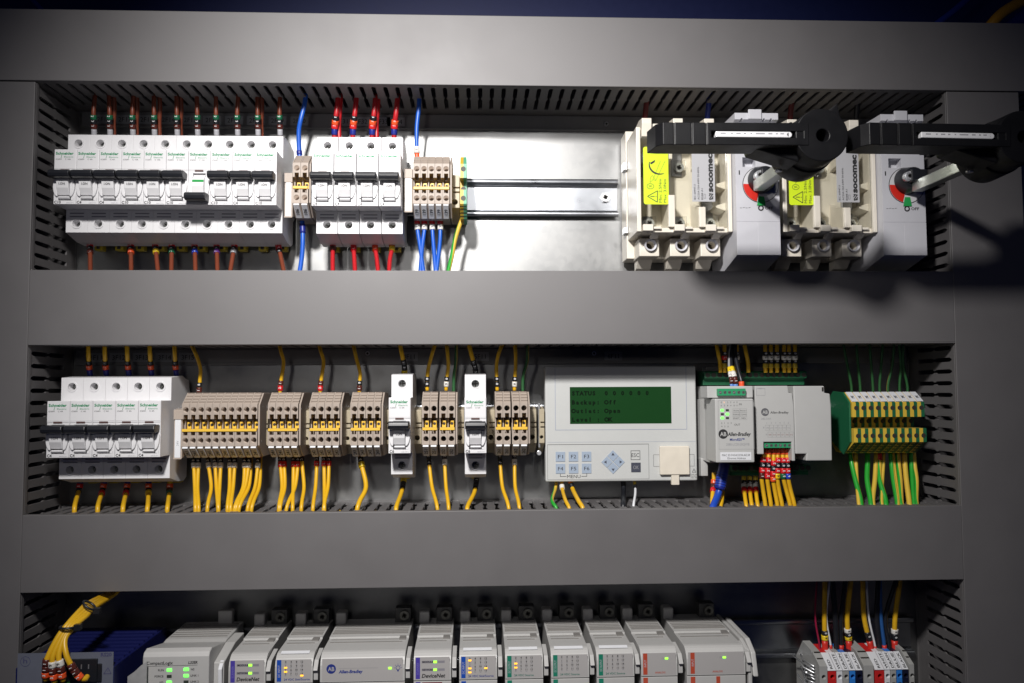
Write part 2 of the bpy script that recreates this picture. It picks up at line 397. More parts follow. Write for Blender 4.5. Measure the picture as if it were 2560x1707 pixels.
    tp.line(.6, 6.6, 17.5, 6.6, .14, 78.6, INKG)
    tp.box(5.6, 12.4, 78.1, 78.75, 4.9, 6.1, WINDOW)
    for z0 in (-24.9, -27.6): tp.box(3.2, 14.8, 55.9, 56.15, z0-.9, z0, SHADEG)
    tp.build('printed_front', t, flat=True)
    MB().box(5.5, 12.5, 7, 15, -49.6, -43.2, M('yellow rail clip', (.55, .42, .02), .45)).box(7.5, 10.5, 15, 15.8, -48.4, -45.4, DARKHOLE).build('rail_clip', t, bevel=.4)
    remember(t)
    return t
PROTO = {}
def put_breaker(rating, off, px, label, group, zc, x=None):
    xx = x
    if (rating, off) not in PROTO:
        PROTO[rating, off] = breaker(rating, off, label, group, (xx, 0, zc)); return PROTO[rating, off]
    c = copy_tree(PROTO[rating, off]); c.location = Vector((xx, 0, zc))*S; c['label'] = label; c['group'] = group; c['category'] = 'circuit breaker'
    return c
seq = ['C10', 'C4', 'C4', 'C10', 'C10', 'C10', 'OFF', 'C10', 'C4', 'C10']
ZM1 = (Z(410, 375.7, 78)+Z(410, 513, 78))/2
x0 = X(134, 444, 78); pitch = (X(691.5, 444, 78)-x0)/10
cnt = {}
BX = {}
for i, s in enumerate(seq):
    cnt[s] = cnt.get(s, 0)+1
    if s == 'OFF': lb = 'only breaker switched down, its green stripe showing, seventh in the long row of ten'
    elif s == 'C10': lb = 'white breaker marked C10, %s from the left of the top row of ten breakers' % ORD[i]
    else: lb = 'white breaker marked C4, %s from the left in the long top row of ten' % ORD[i]
    BX['a', i] = x0+i*pitch
    put_breaker('C10' if s == 'OFF' else s, s == 'OFF', 0, lb, 'ten breakers at the left of the top row', ZM1, x0+i*pitch)
x0 = X(778.7, 444, 78); pitch = (X(1002.5, 444, 78)-x0)/4
for i in range(4):
    BX['b', i] = x0+i*pitch
    put_breaker('C4', False, 0, 'white C4 breaker under red wires, %s of the group of four' % ORD[i], 'four breakers in the middle of the top row', ZM1-.3, x0+i*pitch)
ZM2 = (Z(260, 1000.7, 78)+Z(260, 1142, 78))/2
x0 = X(115.9, 1070, 78); pitch = (X(401.5, 1070, 78)-x0)/5
for i in range(5):
    BX['c', i] = x0+i*pitch
    put_breaker('C4', False, 0, 'white C4 breaker in the display row, %s of the five at the left' % ORD[i], 'five breakers at the left of the display row', ZM2, x0+i*pitch)
for i, px in enumerate((971, 1160.8)):
    BX['d', i] = X(px, 1060, 78)
    put_breaker('C6', False, 0, ('single C6 breaker standing alone, farther from the green display', 'single C6 breaker standing alone, nearer the green display')[i], 'single C6 breakers in the display row', (Z(px, 991.7, 78)+Z(px, 1132.6, 78))/2, BX['d', i])
# ------------------------------------------------------------------ terminal blocks
def block_mesh(w, low=False):
    mb = MB(); iw = w-.18
    slope = []
    n = 4
    a, b = (60, 17.4), (47, 27)
    zig = []
    for i in range(n):      # ribs on the sloped shoulder
        for t, dd in ((i/n+.04, 0), (i/n+.14, 0), (i/n+.16, -1.6), (i/n+.235, -1.6), (i/n+.25, 0)):
            q = (a[0]+(b[0]-a[0])*t, a[1]+(b[1]-a[1])*t); zig.append((q[0]+dd*.59, q[1]+dd*.8))
    rest = [(47, 27), (20, 27), (6, 15), (6, -15), (20, -27), (46, -27), (60, -17), (60, -4.8), (44, -4.8), (44, 5.3), (60, 5.3)]
    mb.prism([a]+zig[1:]+rest, 1.0, iw, 'x', BEIGE)
    plain = [(60, 17.4)]+rest[:7]+[(60, -4.8), (53, -4.8), (53, 5.3), (60, 5.3)]
    mb.prism(plain, .05, .95, 'x', BEIGE)
    mb.prism([(58.6, 17.5), (46.6, 26.8), (45.5, 26), (57, 17)], .95, 1.0, 'x', BEIGE)
    ct = MB(); c = w/2+.15
    for z in (13.0, -12.2): ct.cyl(c, z, 2.35, 26, 62, BEIGE, n=20)
    me = boolean(mb.mesh('body'), ct.mesh('c'), 'body')
    ct = MB(); ct.box(c-1.75, c+1.75, 49, 62, 5.0, 8.9, BEIGE); ct.box(c-1.75, c+1.75, 49, 62, -8.0, -4.5, BEIGE)
    return boolean(me, ct.mesh('c'), 'body')
_blk = {}
def terminal_block(w, tagtext, label, group, loc, body_mat=None):
    key = round(w, 1)
    if key not in _blk:
        _blk[key] = block_mesh(w)
    t = thing('terminal_block', label, 'terminal block', loc, group)
    o = bpy.data.objects.new('body', _blk[key]); COL.objects.link(o); o.parent = t
    c = w/2+.15
    for z in (13.0, -12.2):
        mb = MB().cyl(c, z, 2.0, 24, 30.0, M('dull terminal screw', (.16, .15, .13), .4, .5), n=14)
        mb.add([(c-1.7, 30.05, z-.9), (c-1.4, 30.05, z-1.2), (c+1.7, 30.05, z+.9), (c+1.4, 30.05, z+1.2)], [(0, 1, 2, 3)], DARKHOLE)
        mb.build('clamp_screw', t)
    # marker tag lies on the lower slope (60,-17)-(46,-27)
    L = math.hypot(14, 10); ux, uz = -14/L, -10/L; nx, nz = 10/L, -14/L     # along slope, outward
    nx, nz = 10/L, -14/L
    def q(s_, h, x): return (x, 60+ux*s_+nx*h, -17+uz*s_+nz*h)
    mb = MB(); xa, xb = .9, w-1.0
    v = [q(0.6, -.5, xa), q(16.2, -.5, xa), q(16.2, 1.0, xa), q(0.6, 1.6, xa), q(.6, -.5, xb), q(16.2, -.5, xb), q(16.2, 1.0, xb), q(.6, 1.6, xb)]
    mb.add(v, [(0, 1, 2, 3), (7, 6, 5, 4), (0, 4, 5, 1), (1, 5, 6, 2), (2, 6, 7, 3), (3, 7, 4, 0)], TAG)
    if tagtext:
        vs, fs = glyph(tagtext, .01); k_ = 3.0/.7; wd = max(v_[0] for v_ in vs)*k_
        out = []
        for a_, b_ in vs:      # rotated to read upwards on the slope
            out.append(q(12.6-a_*k_*.95*(7.8/wd if wd else 1), 1.5, (xa+xb)/2+1.4-b_*k_*.95))
        # mirror so that the text reads bottom to top
        mb.add(out, fs, INK)
    mb.build('marker_tag', t)
    remember(t)
    return t
def q_jumper(w, n, x, z, label):
    mb = MB().box(.6, w*n-.5, 59.2, 61.0, -4.9, -2.7, YELLOW)
    for i in range(n):
        c = w*i+w/2+.4
        mb.box(c-1.65, c+1.65, 45, 51.5, -2.9, 2.6, YELLOW); mb.cyl(c, .2, 1.2, 51.5, 51.7, DARKHOLE, n=14)
        mb.box(c-1.5, c+1.5, 51.5, 59.5, -4.2, -3.2, YELLOW)
    o = mb.build('jumper_bar', bevel=.15, loc=(x, 0, z)); tag(o, label, 'jumper bar', 'yellow jumper bars on the terminals')
PROTB = {}
def cluster(px0, px1, pym, n, tagtexts, who, zc, group, jump=None):
    xa = X(px0, pym, 60); w = (X(px1, pym, 60)-xa)/n
    for i in range(n):
        lb = 'beige terminal, %s of %s' % ((ORD[i]+' from the left') if n > 2 else ('left one', 'right one')[i], who)
        key = (round(w, 1), tagtexts)
        if key not in PROTB:
            PROTB[key] = terminal_block(w, tagtexts, lb, group, (xa+i*w, 0, zc))
        else:
            c = copy_tree(PROTB[key]); c.location = Vector((xa+i*w, 0, zc))*S; c['label'] = lb; c['group'] = group
    MB_end = MB().prism([(60, 17.4), (47, 27), (20, 27), (6, 15), (6, -15), (20, -27), (46, -27), (60, -17)], 0, 1.5, 'x', BEIGE)
    if n >= 2:
        q_jumper(w, n, xa, zc, 'yellow jumper bar bridging %s' % who)
    return xa, w
ZT1 = (Z(1075, 396, 47)+Z(1075, 544.5, 46))/2
ZT2 = (Z(800, 981.6, 47)+Z(800, 1137, 46))/2
G1 = 'beige terminal blocks in the top row'; G2 = 'beige terminal blocks in the display row'
cluster(731, 771, 470, 2, '106', 'the pair between two breaker groups', ZT1, G1)
cluster(1032, 1124, 470, 5, '139', 'five beside the 110V marker', ZT1, G1)
cluster(453.8, 643.5, 1060, 10, '241', 'the ten-way row', ZT2, G2)
cluster(669, 745.4, 1060, 4, '241', 'the four beside the ten-way row', ZT2, G2)
cluster(772.8, 849, 1060, 4, '242', 'the middle set of four', ZT2, G2)
cluster(875.4, 952, 1060, 4, '243', 'the four left of both C6 breakers', ZT2, G2)
cluster(1054.4, 1094, 1060, 2, '251', 'the left pair between the two C6 breakers', ZT2, G2)
cluster(1098, 1138, 1060, 2, '252', 'the right pair between the two C6 breakers', ZT2, G2)
cluster(1238, 1277, 1060, 2, '261', 'the left pair beside the green display', ZT2, G2)
cluster(1280, 1320, 1060, 2, '262', 'the right pair beside the green display', ZT2, G2)
# partition plates at the right end of each row of terminals
def end_plate(px, pym, zc, who):
    x = X(px, pym, 60)
    o = MB().prism([(59.4, 16.8), (46.6, 26.6), (20, 26.6), (6, 14.6), (6, -14.6), (20, -26.6), (45.6, -26.6), (59.4, -16.6)], 0, 1.4, 'x', BEIGE).build('end_plate', bevel=.25, loc=(x, 0, zc))
    tag(o, who, 'end plate', 'beige end plates')
for px, py, z, who in [(772.5, 470, ZT1, 'thin beige end plate right of the top row pair of terminals'), (1125.5, 470, ZT1, 'thin beige end plate right of the five top row terminals'),
                       (644.6, 1060, ZT2, 'thin beige end plate closing the ten-way terminal row'), (746.8, 1060, ZT2, 'thin beige end plate closing the first set of four terminals'),
                       (850.2, 1060, ZT2, 'thin beige end plate closing the second set of four terminals'), (953.2, 1060, ZT2, 'thin beige end plate beside the left C6 breaker'),
                       (1139, 1060, ZT2, 'thin beige end plate just left of the C6 breaker nearer the display'), (1321, 1060, ZT2, 'thin beige end plate closing the terminals beside the display')]:
    end_plate(px, py, z, who)
def end_bracket(xl, xr, pym, zc, label, p=36):
    xa, xb = X(xl, pym, p), X(xr, pym, p)
    mb = MB().prism([(6, 14), (16, 17), (p, 14.5), (p, -14.5), (16, -24), (6, -20)], xa, xb, 'x', CREAMB)
    mb.box(xa-.05, xb+.05, p-9, p-8.4, -14, 14, CREAMB)
    w = xb-xa; xc = (xa+xb)/2
    c = MB().cyl(xc-w*.05, -9.4, min(2.9, w*.33), p-12, p+2, CREAMB, n=20); c.box(xa+w*.25, xb+1, p-3, p+2, 2.6, 3.8, CREAMB); c.box(xa+w*.25, xb+1, p-3, p+2, -1.4, -.2, CREAMB)
    o = mb.build('end_bracket', cut=c, loc=(0, 0, zc), bevel=.3); tag(o, label, 'end bracket', 'yellowish end brackets on the rails')
for xl, xr, lb in [(656, 669, 'yellowish end bracket between the ten-way and the first four-way terminals'), (760, 774, 'yellowish end bracket between the first and second four-way terminals'),
                   (862, 877, 'yellowish end bracket between the second and third four-way terminals'), (962, 976, 'yellowish end bracket just left of the left C6 breaker'),
                   (1034, 1054, 'yellowish end bracket just right of the left C6 breaker'), (1140, 1160, 'yellowish end bracket left of the right C6 breaker'),
                   (1218, 1238, 'yellowish end bracket just right of the right C6 breaker'), (1322, 1341, 'yellowish end bracket right of the last display row terminals'), (1348, 1361, 'yellowish end bracket touching the green display unit')]:
    end_bracket(xl, xr, 1050, ZR2-1.5, lb)
end_bracket(1128, 1149, 480, ZT1-2, 'beige end bracket with a round hole beside the green and yellow top row terminal', 42)
# metal end of the split rail, next to the display
xa = X(1343, 1050, 20)
tag(MB().box(xa, xa+1.6, 6, 34, -20, 18, STEEL).cyl(xa+.8, -25, 2.0, 12, 30, CHROME).build('rail_clamp', loc=(0, 0, ZR2), bevel=.3), 'narrow metal clamp with bright screw left of the green display', 'rail clamp')
def marker_holder(px0, px1, py0, py1, txt, label, z0t, p=58):
    xa, zt = P(px0, py0, p); xb, zb = P(px1, py1, p)
    t = thing('group_marker', label, 'marker holder', (0, 0, 0), 'tall white group markers')
    MB().prism([(6, zb+14), (p, zb), (p, zb+1.2), (p-1.5, zb+1.2), (p-1.5, zt-9), (p, zt-9), (p, zt-1), (p-8, zt), (6, zt-8)], xa, xb, 'x', BEIGE).build('holder', t, bevel=.3)
    mb = MB().box(xa+1.2, xb-1.0, p-1.5, p-.6, zb+1.4, zt-9.1, TAG)
    if txt: mb.text(txt, (xa+xb)/2+1.0, zb+11, p-.55, 1.9, INKG, rot=90)
    mb.build('marker_card', t)
    if txt == '24V' and px0 < 500:
        pass
marker_holder(711, 730, 430, 545, '24V', 'white tag holder between the ten breakers and the pair of terminals', 0)
marker_holder(1009, 1031, 420, 532, '110V', 'white tag holder marked 110V right of the four breakers', 0)
marker_holder(434, 453, 1020, 1147, '24V', 'tag holder marked 24V left of the ten-way terminals', 0)
# single earth terminal, green and yellow
def earth(px, label):
    xa = X(px, 470, 60); w = 5.6
    t = thing('earth_terminal', label, 'earth terminal', (xa, 0, ZT1))
    prof = [(60, 17.4), (47, 27), (20, 27), (6, 15), (6, -15), (20, -27), (46, -27), (60, -17), (60, -4.8), (48, -4.8), (48, 5.3), (60, 5.3)]
    for c0, c1, m_, nm in ((0, w*.52, GYEL, 'yellow_half'), (w*.52+.02, w, M('pale green terminal plastic', (.12, .42, .25), .45), 'green_half')):
        mb = MB().prism(prof, c0, c1, 'x', m_)
        for k in range(4): mb.add([(c0+.01, 60.2-2.9*k-1.2, -18.6-2.3*k), (c1, 60.2-2.9*k-1.2, -18.6-2.3*k), (c1, 60.2-2.9*k-2.1, -19.3-2.3*k), (c0+.01, 60.2-2.9*k-2.1, -19.3-2.3*k)], [(0, 1, 2, 3)], DARKHOLE)
        mb.build(nm, t)
    for z in (13, -1.5, -12.2): MB().cyl(w/2, z, 2.2, 47.5 if z == -1.5 else 59.8, 48.2 if z == -1.5 else 60.1, M('grey terminal hole', (.07, .07, .06), .6), n=20).build('clamp_hole', t)
earth(1150, 'narrow green and yellow terminal at the left end of the bare rail')
#@@PART3
# ------------------------------------------------------------------ cream isolator switches
CREAM = M('cream moulded plastic', (.74, .69, .60), .4, var=.03)
GREYP = M('light grey plastic', (.56, .56, .60), .42, var=.02)
COPPER = M('dull busbar', (.32, .32, .33), .38, 1., var=.15)
LIME = M('lime yellow sticker', (.62, .80, .02), .4, var=.01)
SILV = M('silver grey sticker', (.46, .46, .48), .45, var=.01)
gl = bpy.data.materials.new('clear cover'); gl.use_nodes = True
gn = gl.node_tree; gb = gn.nodes['Principled BSDF']; go = gn.nodes['Material Output']
tr = gn.nodes.new('ShaderNodeBsdfTransparent'); tr.inputs[0].default_value = (.97, .97, .95, 1); gs = gn.nodes.new('ShaderNodeBsdfGlossy'); gs.inputs['Roughness'].default_value = .12
mixs = gn.nodes.new('ShaderNodeMixShader'); fr = gn.nodes.new('ShaderNodeFresnel'); fr.inputs[0].default_value = 1.45
gn.links.new(fr.outputs[0], mixs.inputs[0]); gn.links.new(tr.outputs[0], mixs.inputs[1]); gn.links.new(gs.outputs[0], mixs.inputs[2]); gn.links.new(mixs.outputs[0], go.inputs[0])
MATS['clear cover'] = gl
PSC = M('pole screw metal', (.55, .56, .58), .25, .35, var=.1)
def isolator(dx, label):
    # coordinates of the left switch, moved right by dx
    t = thing('isolator_switch', label, 'isolator switch', (dx, 0, 0), 'cream isolator switches with black handles')
    x0, x1, zb, zt = 133.5, 214.3, 133.0, 222.0
    body = MB().box(x0-1, x1, 6, 30, zb-16, zt+10, CREAM)
    body.box(x0, x1, 30, 44, zb, zt, CREAM)
    body.box(x0, x0+3.6, 44, 74, zb, zt, CREAM).box(x1-3.2, x1, 44, 74, zb, zt, CREAM)
    body.box(x0+3.6, x1-3.2, 44, 70, zb, zb+4, CREAM).box(x0+3.6, x1-3.2, 44, 70, zt-5, zt, CREAM)
    body.build('body', t, bevel=.5)
    for xx, hh in ((163.0, 31), (189.0, 21)):
        MB().prism([(44, zb+4), (74, zb+4), (74, zb+hh), (60, zb+hh+3), (44, zb+hh+9)], xx-2.6, xx+2.6, 'x', CREAM).build('divider', t, bevel=.4)
        MB().prism([(44, zt-5), (70, zt-5), (70, zt-26), (44, zt-30)], xx-2, xx+2, 'x', CREAM).build('divider', t, bevel=.4)
    for z in (153.5, 172):
        MB().prism([(x1-3.2, z-1), (x1-11, z+1.5), (x1-12, z+3.5), (x1-3.2, z+6)], 46, 66, 'p', CREAM).build('rib', t, bevel=.5)
    for k in range(3):
        xc = 147.6+k*26.6
        # lower terminal
        l = MB().box(xc-8.6, xc+8.6, 22, 54, 115.3, 130.8, CREAM)
        l.build('terminal_housing', t, bevel=.6, cut=MB().cyl(xc+.6, 124.6, 3.5, 40, 60, CREAM, n=24))
        MB().ring(xc+.6, 124.6, 5.2, 3.6, 53.5, 57.5, GREYP, n=28, ps=1).build('terminal_collar', t, bevel=.2)
        MB().cyl(xc+.6, 124.6, 3.4, 40.5, 44, DARKHOLE, n=20).build('terminal_screw', t)
        MB().prism([(22, 115.2), (38, 115.2), (30, 108), (22, 106)], xc-7, xc+6, 'x', CREAM).build('terminal_foot', t, bevel=.4)
        # tabs between front frame and terminal
        MB().box(xc-9.4, xc-1.0, 66, 76, 133.4, 138.8, CREAM).build('front_tab', t, bevel=.3)
        MB().prism([(73, 137.5), (73, 135.5), (58, 129.5), (58, 132)], xc-.6, xc+6.4, 'x', CREAM).build('slanted_tab', t, bevel=.3)
        # upper terminal
        MB().prism([(20, 200), (74, 214), (76, 224.5), (76, 229.0), (62, 231), (20, 226)], xc-9.4, xc-1.2, 'x', CREAM).build('upper_cap', t, bevel=.4)
        MB().prism([(20, 205), (68, 214), (70, 222.5), (70, 226.2), (56, 228), (20, 222)], xc-1.1, xc+6.2, 'x', CREAM).build('upper_cap', t, bevel=.4)
        # busbar, screw and small clear shutter in each pole
        for z0, z1 in (((138.2, 214),) if k == 2 else ((138.2, 151), (187, 214))): MB().box(xc-4.6, xc+4.6, 44, 47, z0, z1, COPPER).build('busbar', t, bevel=.3)
        for z in (144.6, 193.5):
            s = screwhead(MB(), xc+1, z, 4.2, 52, PSC, 40+k*30); s.cyl(xc+1, z, 3.0, 47, 50, PSC)
            s.build('pole_screw', t)
            MB().box(xc-5.2, xc+6, 54, 55, z-5.6, z+5.2, gl).build('clear_shutter', t)
    MB().box(x0+3.8, x1-3.4, 70.6, 71.6, zb+4.4, zt-5.4, gl).build('clear_cover', t, bevel=.3)
    # side details
    MB().box(x0-3.6, x0-.2, 22, 34, 196, 203, STEEL).build('side_clip', t, bevel=.4); MB().box(x0-3.6, x0-.2, 22, 34, 139, 145, STEEL).build('side_clip', t, bevel=.4)
    # lime torque sticker
    xa, zt_ = P(1603.5, 391, 72); xb, zb_ = P(1668, 512, 72); zt_ += 8
    st = MB(); pts = []
    for (cx, cz, a0) in ((xb-2, zt_-2, 0), (xa+2, zt_-2, 90), (xa+2, zb_+2, 180), (xb-2, zb_+2, 270)):
        for i in range(5):
            g = math.radians(a0+i*22.5); pts.append((cx+2*math.cos(g), cz+2*math.sin(g)))
    st.prism(pts, 71.7, 72.0, 'p', LIME)
    pl = 72.1
    st.text('Min: 2.5Nm', xa+15.2, zb_+1.6, pl, 2.35, INK, rot=90, width=20); st.text('Max: 3.0Nm', xa+19.2, zb_+1.6, pl, 2.35, INK, rot=90, width=20)
    tri = [(xa+11.5, zb_+1.8), (xa+11.8, zb_+11.6), (xa+3.2, zb_+6.8)]
    for i in range(3): st.line(*tri[i], *tri[(i+1) % 3], .6, pl, INK)
    st.line(xa+5.6, zb_+6.8, xa+9.2, zb_+6.7, .6, pl, INK); st.cyl(xa+10.4, zb_+6.7, .4, pl-.1, pl, INK, n=8)
    n_ = 10
    for i in range(n_):   # head
        a, b_ = 2*math.pi*i/n_, 2*math.pi*(i+1)/n_
        st.line(xa+5.8+3*math.cos(a), zb_+15.4+2.3*math.sin(a), xa+5.8+3*math.cos(b_), zb_+15.4+2.3*math.sin(b_), .35, pl, INK)
    st.line(xa+4.4, zb_+14.4, xa+7, zb_+16.6, .3, pl, INK); st.line(xa+4.2, zb_+16.2, xa+7.4, zb_+14.6, .3, pl, INK)
    for a_, b_, c_, d_ in ((8, 21, 14.6, 37), (10.4, 20.4, 18.6, 37), (5.5, 18.5, 6, 23), (8, 21, 5.5, 18.5), (6, 23, 7.8, 24.6), (8, 21, 10.4, 20.4), (7.8, 24.6, 10.4, 20.4)):
        st.line(xa+a_, zb_+b_, xa+c_, zb_+d_, .22, pl, INK)
    prev = None
    for i in range(13):
        g = math.radians(165+i*10.5); q = (xa+14+9.0*math.cos(g), zb_+34+8.2*math.sin(g))
        if prev: st.line(*prev, *q, .5+1.0*math.sin(math.pi*i/13), pl, INK)
        prev = q
    st.add([(xa+5.6, pl, zb_+35.4), (xa+10.2, pl, zb_+38.0), (xa+9.6, pl, zb_+35.8), (xa+6.6, pl, zb_+34.0)], [(0, 1, 2, 3)], INK)
    st.build('torque_sticker', t, flat=True)
    xa, zt_ = P(1724.6, 385, 72); xb, zb_ = P(1783.8, 505, 72); zt_ += 8
    g = MB().box(xa, xb, 71.7, 71.95, zb_, zt_, SILV)
    g.text('IEC 60947-3', xa+2.9, zb_+1.6, 72.05, 1.45, INK, rot=90, width=13, bold=.01); g.text('AC23A 32A 690V 50-60Hz', xa+6.0, zb_+1.6, 72.05, 1.45, INK, rot=90, width=28, bold=.01)
    g.text('B588 A1', xa+9.1, zb_+1.6, 72.05, 1.45, INK, rot=90, width=9.5, bold=.01); g.frame(xa+9.8, xa+11.4, zb_+2.6, zb_+6.4, .2, 72.05, INK)
    g.text('socomec', xa+17.6, zb_+8, 72.05, 4.7, INK, rot=90, width=33, bold=.05)
    for a_, b_, c_, d_ in ((14.4, 1.8, 17.8, 2.6), (14.3, 6.8, 17.8, 6.2), (14.6, 2.4, 17.4, 6.4), (16.0, 1.8, 17.8, 4.4), (14.3, 4.6, 15.6, 6.8)):
        g.line(xa+a_, zb_+b_, xa+c_, zb_+d_, .9, 72.05, INK)
    g.build('rating_sticker', t, flat=True)
    # grey operating module with the knob
    kx, kz = 225.6+6.5, 166.5
    gx0, gx1 = 214.9, 251.6
    MB().prism([(8, 108), (30, 100), (83, 112.0), (83, 197), (76, 199), (76, 224), (84, 226), (84, 231.5), (40, 233), (8, 226)], gx0, gx1, 'x', GREYP).build('operating_module', t, bevel=.6,
        cut=MB().box(gx0+6, gx0+17, 74, 90, 186, 194, GREYP).box(gx0+5, gx0+6.6, 80, 90, 222, 227, GREYP).box(gx0+24, gx0+25.6, 80, 90, 222, 227, GREYP).box(gx0+30, gx0+31.6, 80, 90, 222, 227, GREYP).box(gx0-1, gx1+1, 82.7, 90, 139.6, 139.9, GREYP).box(gx0+17.6, gx0+17.8, 82.8, 90, 100, 139, GREYP))
    MB().box(gx0+11, gx0+22, 84.1, 86.2, 225.8, 234, GREYP).build('top_lug', t, bevel=.4)
    f_ = MB(); kx = X(1898, 462, 84); kz = Z(1898, 462, 84)
    f_.cyl(kx, kz, 15.3, 83.0, 83.3, INK, n=40); f_.cyl(kx, kz, 14.8, 83.3, 83.5, M('knob scale white', (.6, .6, .62), .5), n=40)
    sec = [(kx, kz)]+[(kx+14.7*math.cos(math.radians(a)), kz+14.7*math.sin(math.radians(a))) for a in range(178, 262, 7)]
    f_.prism(sec, 83.5, 83.7, 'p', M('red scale', (.62, .02, .01), .45))
    f_.prism([(kx-2.0, kz-10), (kx+2.4, kz-10), (kx+3.6, kz-17.6), (kx-3.6, kz-17.6)], 83.5, 83.85, 'p', M('green pointer', (.02, .34, .08), .45))
    f_.text('I', gx0+2.6, kz+8.6, 83.15, 3.2, INK, bold=.06); f_.ring(kx-.2, Z(1895, 521, 83), 2.45, 1.35, 83.05, 83.2, INK, n=24)
    f_.text('OFF', kx+3.3, Z(1895, 524.5, 83), 83.15, 2.3, INK, bold=.02, width=6.8)
    for a_ in range(4): f_.line(gx0+3+a_*2.4, Z(1895, 521, 83), gx0+4.6+a_*2.4, Z(1895, 521, 83)+(.5 if a_ % 2 else 0), .35, 83.15, INK)
    f_.build('position_scale', t)
    kb = MB().cyl(kx, kz+3.6, 11.6, 83.9, 97, BLACK, n=36, r2=8.6)
    kb.box(kx-6.0, kx+7.6, 90, 103, kz-1.5, kz+9.0, BLACK)
    kb.build('knob', t, bevel=1.2, seg=3)
    screwhead(MB(), kx-6.6, kz+3.6, 3.3, 101.5, CHROME, 10).cyl(kx-6.6, kz+3.6, 3.9, 96, 100.4, CHROME, n=24).build('knob_screw', t)
    return t
iso = isolator(0, 'cream isolator switch nearer the bare rail, lime torque sticker fully in view')
SW = 125.0
iso.location.x += .0015
remember(iso)
iso2 = copy_tree(iso); iso2.location = Vector((SW+.8, 0, .0))*S; iso2['label'] = 'cream isolator switch beside the right duct, its sticker partly behind the round handle hub'
# ------------------------------------------------------------------ rotary handles on long square shafts
SLIDE = M('bright slide plate', (.82, .82, .84), .35, .25, var=.04)
def handle(dx, tilt, label):
    hx, hz = 224.0, 165.8
    t = thing('rotary_handle', label, 'rotary handle', (hx+dx, 90, hz+2.6), 'black rotary handles on long square shafts')
    def L(p): return p-90
    MB().box(-2.6, 6.0, L(97), L(196), -6.2, 2.4, SHAFT).build('shaft', t, bevel=.5)
    zl, zh = -7.2, 7.8
    g = MB()
    g.prism([(-110, L(222)), (-106, L(227)), (-30, L(228)), (-9, L(228)), (-9, L(207)), (-106, L(205)), (-112.5, L(206))], zl, zh, 'z', GRIP)
    c = MB()
    for xx in (-98.6, -86.8, -77.2): c.box(xx-.45, xx+.45, L(226.2), L(232), zl-1, zh+1, GRIP)
    c.box(-74, -12.5, L(221), L(232), -2.2, 2.1, GRIP)
    g.build('grip', t, bevel=.8, cut=c)
    hb = MB().cyl(0, 0, 18.4, L(205.2), L(227.5), GRIP, n=56, r2=17.8)
    MB().cyl(0, -.4, 20.0, L(182), L(205), GRIP, n=56, r2=19.0).build('hub_flange', t, bevel=.8)
    MB().prism([(-44, 2), (-16, 12), (-12, -16), (-42, -7)], L(196), L(219), 'p', GRIP).build('hub_arm', t, bevel=1.2)
    MB().prism([(5, 15), (12.5, 23.0), (14.5, 12)], L(207), L(224), 'p', GRIP).build('hub_pointer', t, bevel=.6)
    hb.build('hub', t, bevel=.7, cut=MB().cyl(.6, -.2, 4.2, L(188), L(240), GRIP, n=28))
    MB().box(-71, -22, L(222.2), L(227.6), -2.0, 1.9, SLIDE).cyl(-22, -.05, 1.95, L(222.2), L(227.6), SLIDE, n=20).build('padlock_slide', t, bevel=.5)
    MB().cyl(-35, L(214), 2.6, zl-.4, zl+.3, STEEL, n=20, axis='z').build('grip_pin', t)
    MB().cyl(-19, L(198), 2.4, -17, -15.6, STEEL, n=20, axis='z').build('grip_pin', t)
    mk = MB()
    for q0, q1 in ((-68, -64.5), (-61, -59.8), (-57.5, -54.6), (-52.5, -51), (-48, -47), (-44.5, -38.5), (-36, -33.4), (-31, -29.8), (-28, -25.6)): mk.box(q0, q1, L(227.6), L(227.7), .1, .9, INKG)
    mk.build('slide_marking', t)
    t.rotation_euler = (0, 0, tilt)
    return t
handle(5.0, 0, 'black lever handle with silver slide in front of the left cream isolator')
handle(SW+12, math.radians(2.0), 'black lever handle reaching past the right edge of the picture')
# ------------------------------------------------------------------ display unit
HP = 32.
HG = M('light grey panel plastic', (.53, .54, .53), .5, var=.015)
hx0, hzt = P(1362, 915, HP); hx1, hzb = P(1744, 1200, HP)
def HX(u): return X(1340+u/3.41, 1050, HP)
def HZ(v, u=750): return Z(1340+u/3.41, 840+v/3.41, HP)
t = thing('display_unit', 'light grey operator panel with green text display and arrow keys', 'control panel')
MB().box(hx0+6, hx1-6, 8, HP-12, hzb+8, hzt-6, HG).build('rear_housing', t)
MB().box(hx0, hx1, HP-12, HP, hzb, hzt, HG).build('housing', t, bevel=1.4, seg=3)
pr = MB(); pp = HP+.12
BLG = M('pale blue outline', (.30, .33, .42), .5)
a, b_ = HX(163), HX(1287); c_, d_ = HZ(795), HZ(260)
pr.box(a, b_, HP-.05, pp, c_, c_+.45, BLG).box(a, a+.45, HP-.05, pp, c_+.45, d_, BLG).box(b_-.45, b_, HP-.05, pp, c_+.45, d_, BLG)
DL = M('dark outline', (.10, .10, .10), .5)
a, b_ = HX(95), HX(958); c_, d_ = HZ(1215), HZ(915)
pr.box(a, b_, HP-.05, pp, d_-.4, d_, DL).box(a, b_, HP-.05, pp, c_, c_+.2, DL).box(a, a+.25, HP-.05, pp, c_+.2, d_-.4, DL).box(b_-.25, b_, HP-.05, pp, c_+.2, d_-.4, DL)
pr.box(HX(97), HX(1358), HP-.05, pp, HZ(898), HZ(898)+.2, BLG)
pr.line(HX(204), HZ(1163), HX(204), HZ(1190), .4, pp, INK); pr.line(HX(202), HZ(1188), HX(255), HZ(1188), .4, pp, INK)
pr.line(HX(428), HZ(1163), HX(428), HZ(1190), .4, pp, INK); pr.line(HX(382), HZ(1188), HX(430), HZ(1188), .4, pp, INK)
